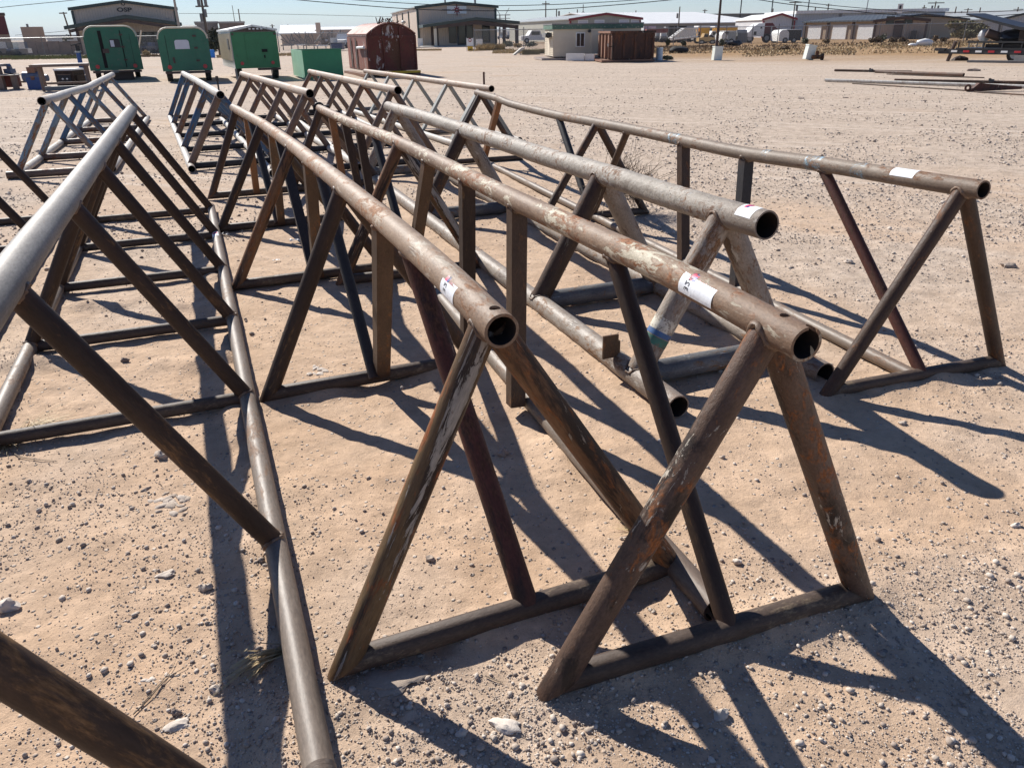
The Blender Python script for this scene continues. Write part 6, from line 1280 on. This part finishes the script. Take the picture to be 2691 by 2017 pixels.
# white truss boom
A, B = at_dist(1762, 100), at_dist(1832, 100); rz, w = base2(A, B); r = root('lattice_boom', 'white steel lattice boom sloping up to the yellow trucks', 'boom', A, rz); H = Hz(B, 74); b = MB()
for y in (0, 1.6):
    b.bar((0, y, .6), (w * .5, y, H), .09, 5).bar((w * .5, y, H), (w, y, H * .95), .09, 5).bar((0, y, .5), (w, y, H * .45), .09, 5)
b.build('chord', M_white, r); b = MB()
for i in range(12):
    x0, x1 = w * i / 12, w * (i + .7) / 12; zt = lambda x: .6 + (H - .6) * min(1, x / (w * .5)); zb_ = lambda x: .5 + (H * .45 - .5) * x / w
    for y in (0, 1.6): b.bar((x0, y, zb_(x0)), (x1, y, zt(x1)), .06, 4).bar((x1, y, zt(x1)), (w * (i + 1) / 12, y, zb_(w * (i + 1) / 12)), .06, 4)
    b.bar((x1, 0, zt(x1)), (x1, 1.6, zt(x1)), .05, 4)
b.build('lattice', M_white, r)
# semi truck and tanks
A, B = at_dist(1958, 100), at_dist(2048, 100); rz, w = base2(A, B); r = root('semi_truck', 'white semi truck sleeper cab with a maroon sleeper behind it', 'truck', A, rz); H = Hz(A + (B - A) * .4, 61)
MB().prism([(0, .7), (w * .52, .7), (w * .52, H), (w * .34, H - .05), (w * .18, H * .80), (w * .08, H * .56), (0, H * .50)], 'y', 0, 2.3).build('cab', M_white, r); part('side_window', [(w * .22, w * .30, -.02, -.003, H * .40, H * .58)], GLASS, r); MB().prism([(w * .10, H * .56), (w * .17, H * .74), (w * .19, H * .72), (w * .13, H * .54)], 'y', .1, 2.2).build('windscreen', GLASS, r); part('vent', [(w * .40, w * .45, -.02, -.003, H * .72, H * .84)], M_black, r)
MB().prism([(w * .53, .9), (w, .9), (w, H * .66), (w * .88, H * .74), (w * .76, H), (w * .53, H * .99)], 'y', .2, 2.4).build('sleeper', M_maroon, r)
for x in (.12, .62, .86): wheel(r, (w * x, .2, .5), .5, .35)
MB().bar((w * .72, -.05, .9), (w * .72, -.05, H * .82), .08, 8).build('exhaust', M_galv, r)
def tank(label, px0, px1, dist, top, mat2):
    A, B = at_dist(px0, dist), at_dist(px1, dist); rz, w = base2(A, B); H = Hz(A, top); r = root('cargo_trailer', label, 'trailer', A, rz, 'small white cargo trailers'); MB().prism([(x, z) for x, z in rounded(w * .45, H - .2, .2, .5)], 'y', 0, 3).build('front', M_white, r, 30); part('side', [(w * .455, w, .05, 3, .25, H - .03)], mat2, r)
    for x in (.3, .7): wheel(r, (w * x, .1, .3), .3, .2)
    part('roof', [(w * .3, w, .02, 3.02, H - .027, H + .04)], M_white, r)
tank('white rounded cargo trailer with a pale side, right of the tall dark pole', 1895, 1932, 94, 83, M_galv); tank('white rounded cargo trailer with a black side, right of the semi truck', 2045, 2103, 96, 79, M_black)
A, B = at_dist(1936, 95), at_dist(1962, 95); rz, w = base2(A, B); r = root('dark_container', 'dark box container left of the semi truck', 'container', A, rz); part('body', [(0, w, 0, 3, .1, Hz(A, 88))], M_greyclad, r); MB().bar((0, .5, Hz(A, 85)), (w, .5, Hz(A, 85)), .25, 8).build('top_roll', M_galv, r)
A, B = at_dist(1701, 130), at_dist(1765, 130); rz, w = base2(A, B); r = root('shipping_container', 'faded red shipping container beyond the drum', 'container', A, rz); part('body', [(0, w, 0, 2.5, .1, Hz(A, 77))], M_redcont, r); part('door_end', [(w * .66, w * .68, -.04, -.003, .2, Hz(A, 78))], M_trimred, r)
A, B = at_dist(1690, 134), at_dist(1722, 134); rz, w = base2(A, B); r = root('cargo_box', 'white cargo box above the red shipping container', 'container', A, rz); part('body', [(0, w, 0, 2.5, .1, Hz(A, 69))], M_whiteclad, r); part('door', [(w * .6, w * .95, -.04, -.003, .3, Hz(A, 72))], M_white, r)
A, B = at_dist(1765, 112), at_dist(1775, 112); rz, w = base2(A, B); r = root('tank_battery', 'pair of dark upright tanks left of the white truss', 'tank', A, rz); 
for x in (0, 1.3): MB().bar((x, 0, 0), (x, 0, Hz(A, 69)), .6, 12).build('tank', M_black, r, 40)
# blue roofed carport and light clutter behind trucks
A, B = at_dist(1850, 140), at_dist(1890, 140); rz, w = base2(A, B); r = root('carport', 'blue roofed carport behind the yellow trucks', 'carport', A, rz); H = Hz(A, 68); part('roof', [(0, w, 0, 5, H - .3, H)], simple('blue_roof', (0.12, 0.22, 0.45), .5), r)
for x in (.1, w - .3): part('carport_post', [(x, x + .2, .1, .3, 0, H - .31)], M_greysteel, r)
A, B = at_dist(1748, 150), at_dist(1830, 150); rz, w = base2(A, B); r = root('pipe_racking', 'grey yard racking behind the lattice boom', 'rack', A, rz); H = Hz(A, 66); part('deck', [(0, w, 0, 2, H - .5, H - .3), (w * .1, w * .6, 0, 2, H - 1.6, H - 1.4)], M_galv, r)
for x in (0, .33, .66, .97): part('upright', [(w * x, w * x + .25, 0, .25, 0, H - .51)], M_greysteel, r)
# yard beyond the third trailer: pickups, bins, stacks
pk0 = None
def copy_tree(o, parent=None):
    c = o.copy(); COL.objects.link(c)
    if parent is not None: c.parent = parent
    for ch in o.children: copy_tree(ch, c)
    return c
spots = [(905, 112), (930, 113), (955, 112), (980, 114), (868, 116), (1370, 128)]
for i, (px, ds) in enumerate(spots):
    P = at_dist(px, ds)
    if pk0 is None:
        r = root('parked_pickup', 'x', 'pickup', P, 0, 'white pickups parked beyond the left fence')
        MB().prism([(0, .45), (5.2, .45), (5.2, 1.0), (3.4, 1.05), (3.0, 1.8), (1.7, 1.8), (1.2, 1.1), (0, 1.0)], 'y', 0, 1.9).build('body', M_white, r); part('side_window', [(1.65, 3.0, -.02, -.003, 1.15, 1.65)], GLASS, r); wheel(r, (.9, .1, .38), .38, .25); wheel(r, (4.2, .1, .38), .38, .25); pk0 = r
    else: r = copy_tree(pk0)
    r.location = P; r.rotation_euler = (0, 0, rad([70, 66, 72, 68, 10, 15][i])); r['label'] = ['white pickup parked end on beyond the green bin'] * 4 and (['white pickup parked nose in behind the left fence, beyond the green bin'] * 4 + ['white pickup parked sideways beyond the third trailer', 'white pickup by the left corner of the grey green building'])[i]
A, B = at_dist(873, 96), at_dist(899, 96); rz, w = base2(A, B); r = root('waste_bin', 'dark blue waste bin beyond the green steel bin', 'bin', A, rz); H = Hz(A, 115); MB().prism([(0, 0.1), (w, .1), (w + .1, H), (-.1, H)], 'y', 0, 1.6).build('body', M_bluebin, r); part('lid', [(-.1, w + .1, -.05, 1.65, H + .003, H + .08)], M_black, r); part('white_backing', [(-.5, w * .3, 1.7, 1.9, 0, H + .6)], M_white, r)
for i, (px, ds, tp, wp) in enumerate(((755, 105, 118, 24), (790, 106, 117, 16), (815, 104, 118, 22), (845, 104, 119, 24))):
    P = at_dist(px, ds); k = ds / FPX; r = root('yard_table', 'low pipe table in the yard beyond the left fence', 'table', P, 0, 'low pipe tables in the far yard'); H = Hz(P, tp); part('top', [(-wp * k / 2 * 1.2, wp * k / 2 * 1.2, 0, .8, H - .12, H)], M_white if i % 2 else M_greysteel, r)
    for x in (-.42, .42): part('leg', [(wp * k * x, wp * k * x + .1, 0, .1, 0, H - .121)], M_greysteel, r)
b = MB(); R = np.random.default_rng(4); P = at_dist(830, 125)
for i in range(46):
    x, y = R.uniform(-4.5, 4.5), R.uniform(-1, 1); b.bar((x, y, R.uniform(0, 1)), (x + R.normal(0, .8), y, R.uniform(.6, 2.4)), .07, 4)
o = b.build('scrap_pile', M_greysteel, None); o.location = P; tag(o, 'tangled grey scrap pile beyond the green steel bin', 'scrap')
# far yards: equipment seen small, right of the emblem building and along the far left
def clutter(label, name, px0, px1, dist, tops, mats, seed, group):
    R = np.random.default_rng(seed); px = px0; i = 0
    while px < px1:
        wp = R.uniform(8, 18); P = at_dist(px + wp / 2, dist + R.uniform(-6, 6)); k = dist / FPX; h = Hz(P, R.uniform(*tops)); w = wp * k; r = root(name, label, 'equipment', P, R.uniform(-.2, .2), group); m = mats[i % len(mats)]
        part('base', [(-w / 2, w / 2, 0, 2.2, .3, max(.8, h * .5))], m, r); part('housing', [(-w / 2 + w * R.uniform(0, .3), w / 2 - w * R.uniform(0, .3), .3, 1.8, max(.8, h * .5) + .003, max(1.2, h))], mats[(i + 1) % len(mats)], r)
        for x in (-.3, .3): MB().bar((w * x, .0, .3), (w * x, .3, .3), .3, 10).build('wheel', M_rubber, r)
        px += wp * R.uniform(.9, 1.3); i += 1
clutter('small white and grey machine in the far yard right of the emblem building', 'yard_machine', 1308, 1362, 210, (80, 88), (M_white, M_galv, M_greysteel), 31, 'far yard machines')
clutter('small dark machine behind the left fence', 'yard_machine', -10, 70, 96, (108, 116), (M_greysteel, M_white, M_slate), 32, 'machines behind the left fence')
clutter('small grey machine in the truck yard behind the right fence', 'yard_machine', 1722, 1836, 118, (88, 98), (M_greysteel, M_galv, M_white, M_black), 33, 'machines in the truck yard')
P = at_dist(372, 88); r = root('leaning_board', 'tan board leaning behind the two green trailers', 'board', P); MB().bar((-.4, 0, 0), (.4, .2, 2.4), .07, 6).build('board', M_creamboard, r)
clutter('dark machine standing between the two round trailers', 'yard_machine', 378, 430, 97, (112, 120), (M_slate, M_greysteel), 34, 'machines between the round trailers')
# ------------------------------------------------------------------ labels that tell look-alikes apart
def order(cat, group, words):
    ob = sorted([o for o in COL.objects if o.get('group') == group], key=lambda o: (np.array(o.matrix_world.translation if False else o.location) - EYE)[0] / max(1.0, o.location[1]))
    for o, w in zip(ob, words): o['label'] = w
    return ob
ORD = ['leftmost', 'second from the left', 'third from the left', 'fourth from the left', 'fifth from the left', 'sixth from the left', 'seventh from the left', 'eighth from the left', 'ninth from the left', 'tenth from the left', 'eleventh from the left', 'twelfth from the left', 'thirteenth from the left', 'fourteenth from the left', 'fifteenth from the left', 'sixteenth from the left', 'seventeenth from the left', 'eighteenth from the left', 'nineteenth from the left']
order('pole', 'skyline poles right', ['thin wooden utility pole on the right skyline, %s there' % w for w in ORD])
order('pole', 'skyline poles middle', ['thin wooden pole over the grey green building, %s there' % w for w in ORD])
order('equipment', 'machines in the truck yard', ['small grey machine by the white truss behind the fence, %s' % w for w in ORD])
order('equipment', 'machines behind the left fence', ['small dark machine behind the left fence, %s in the row' % w for w in ORD])
order('equipment', 'far yard machines', ['small pale machine right of the emblem building, %s in the row' % w for w in ORD])
order('equipment', 'machines between the round trailers', ['dark machine between the round trailers, %s' % w for w in ORD])
order('table', 'low pipe tables in the far yard', ['low pipe table in the far yard, %s in the row' % w for w in ORD])
bpy.context.view_layer.update()
for i, o in enumerate(sorted([o for o in COL.objects if o.get('group') == 'white pickups parked beyond the left fence' and 'nose in' in o['label']], key=lambda o: o.location[0])): o['label'] = 'white pickup parked nose in beyond the green bin, %s of the row' % ORD[i]
for i, o in enumerate(sorted([o for o in COL.objects if o.get('label', '').startswith('wooden pole of the cluster')], key=lambda o: o.location[0])): o['label'] = 'wooden pole over the low white roofed warehouse, %s of the cluster' % ORD[i]
# ------------------------------------------------------------------ thin air that pales the far hills
hb = MB().box(-6500, 6500, -200, 9500, -8, 84)
hz_m = bpy.data.materials.new('thin_air'); hz_m.use_nodes = True; hn = hz_m.node_tree; hn.nodes.remove(hn.nodes['Principled BSDF'])
pv = hn.nodes.new('ShaderNodeVolumePrincipled'); pv.inputs['Color'].default_value = (0.80, 0.88, 1.0, 1.0); pv.inputs['Density'].default_value = 0.00009; pv.inputs['Anisotropy'].default_value = 0.0
hn.links.new(pv.outputs[0], hn.nodes['Material Output'].inputs['Volume'])
hzo = hb.build('haze', hz_m); tag(hzo, 'thin pale air over the whole plain', None, None, 'stuff')
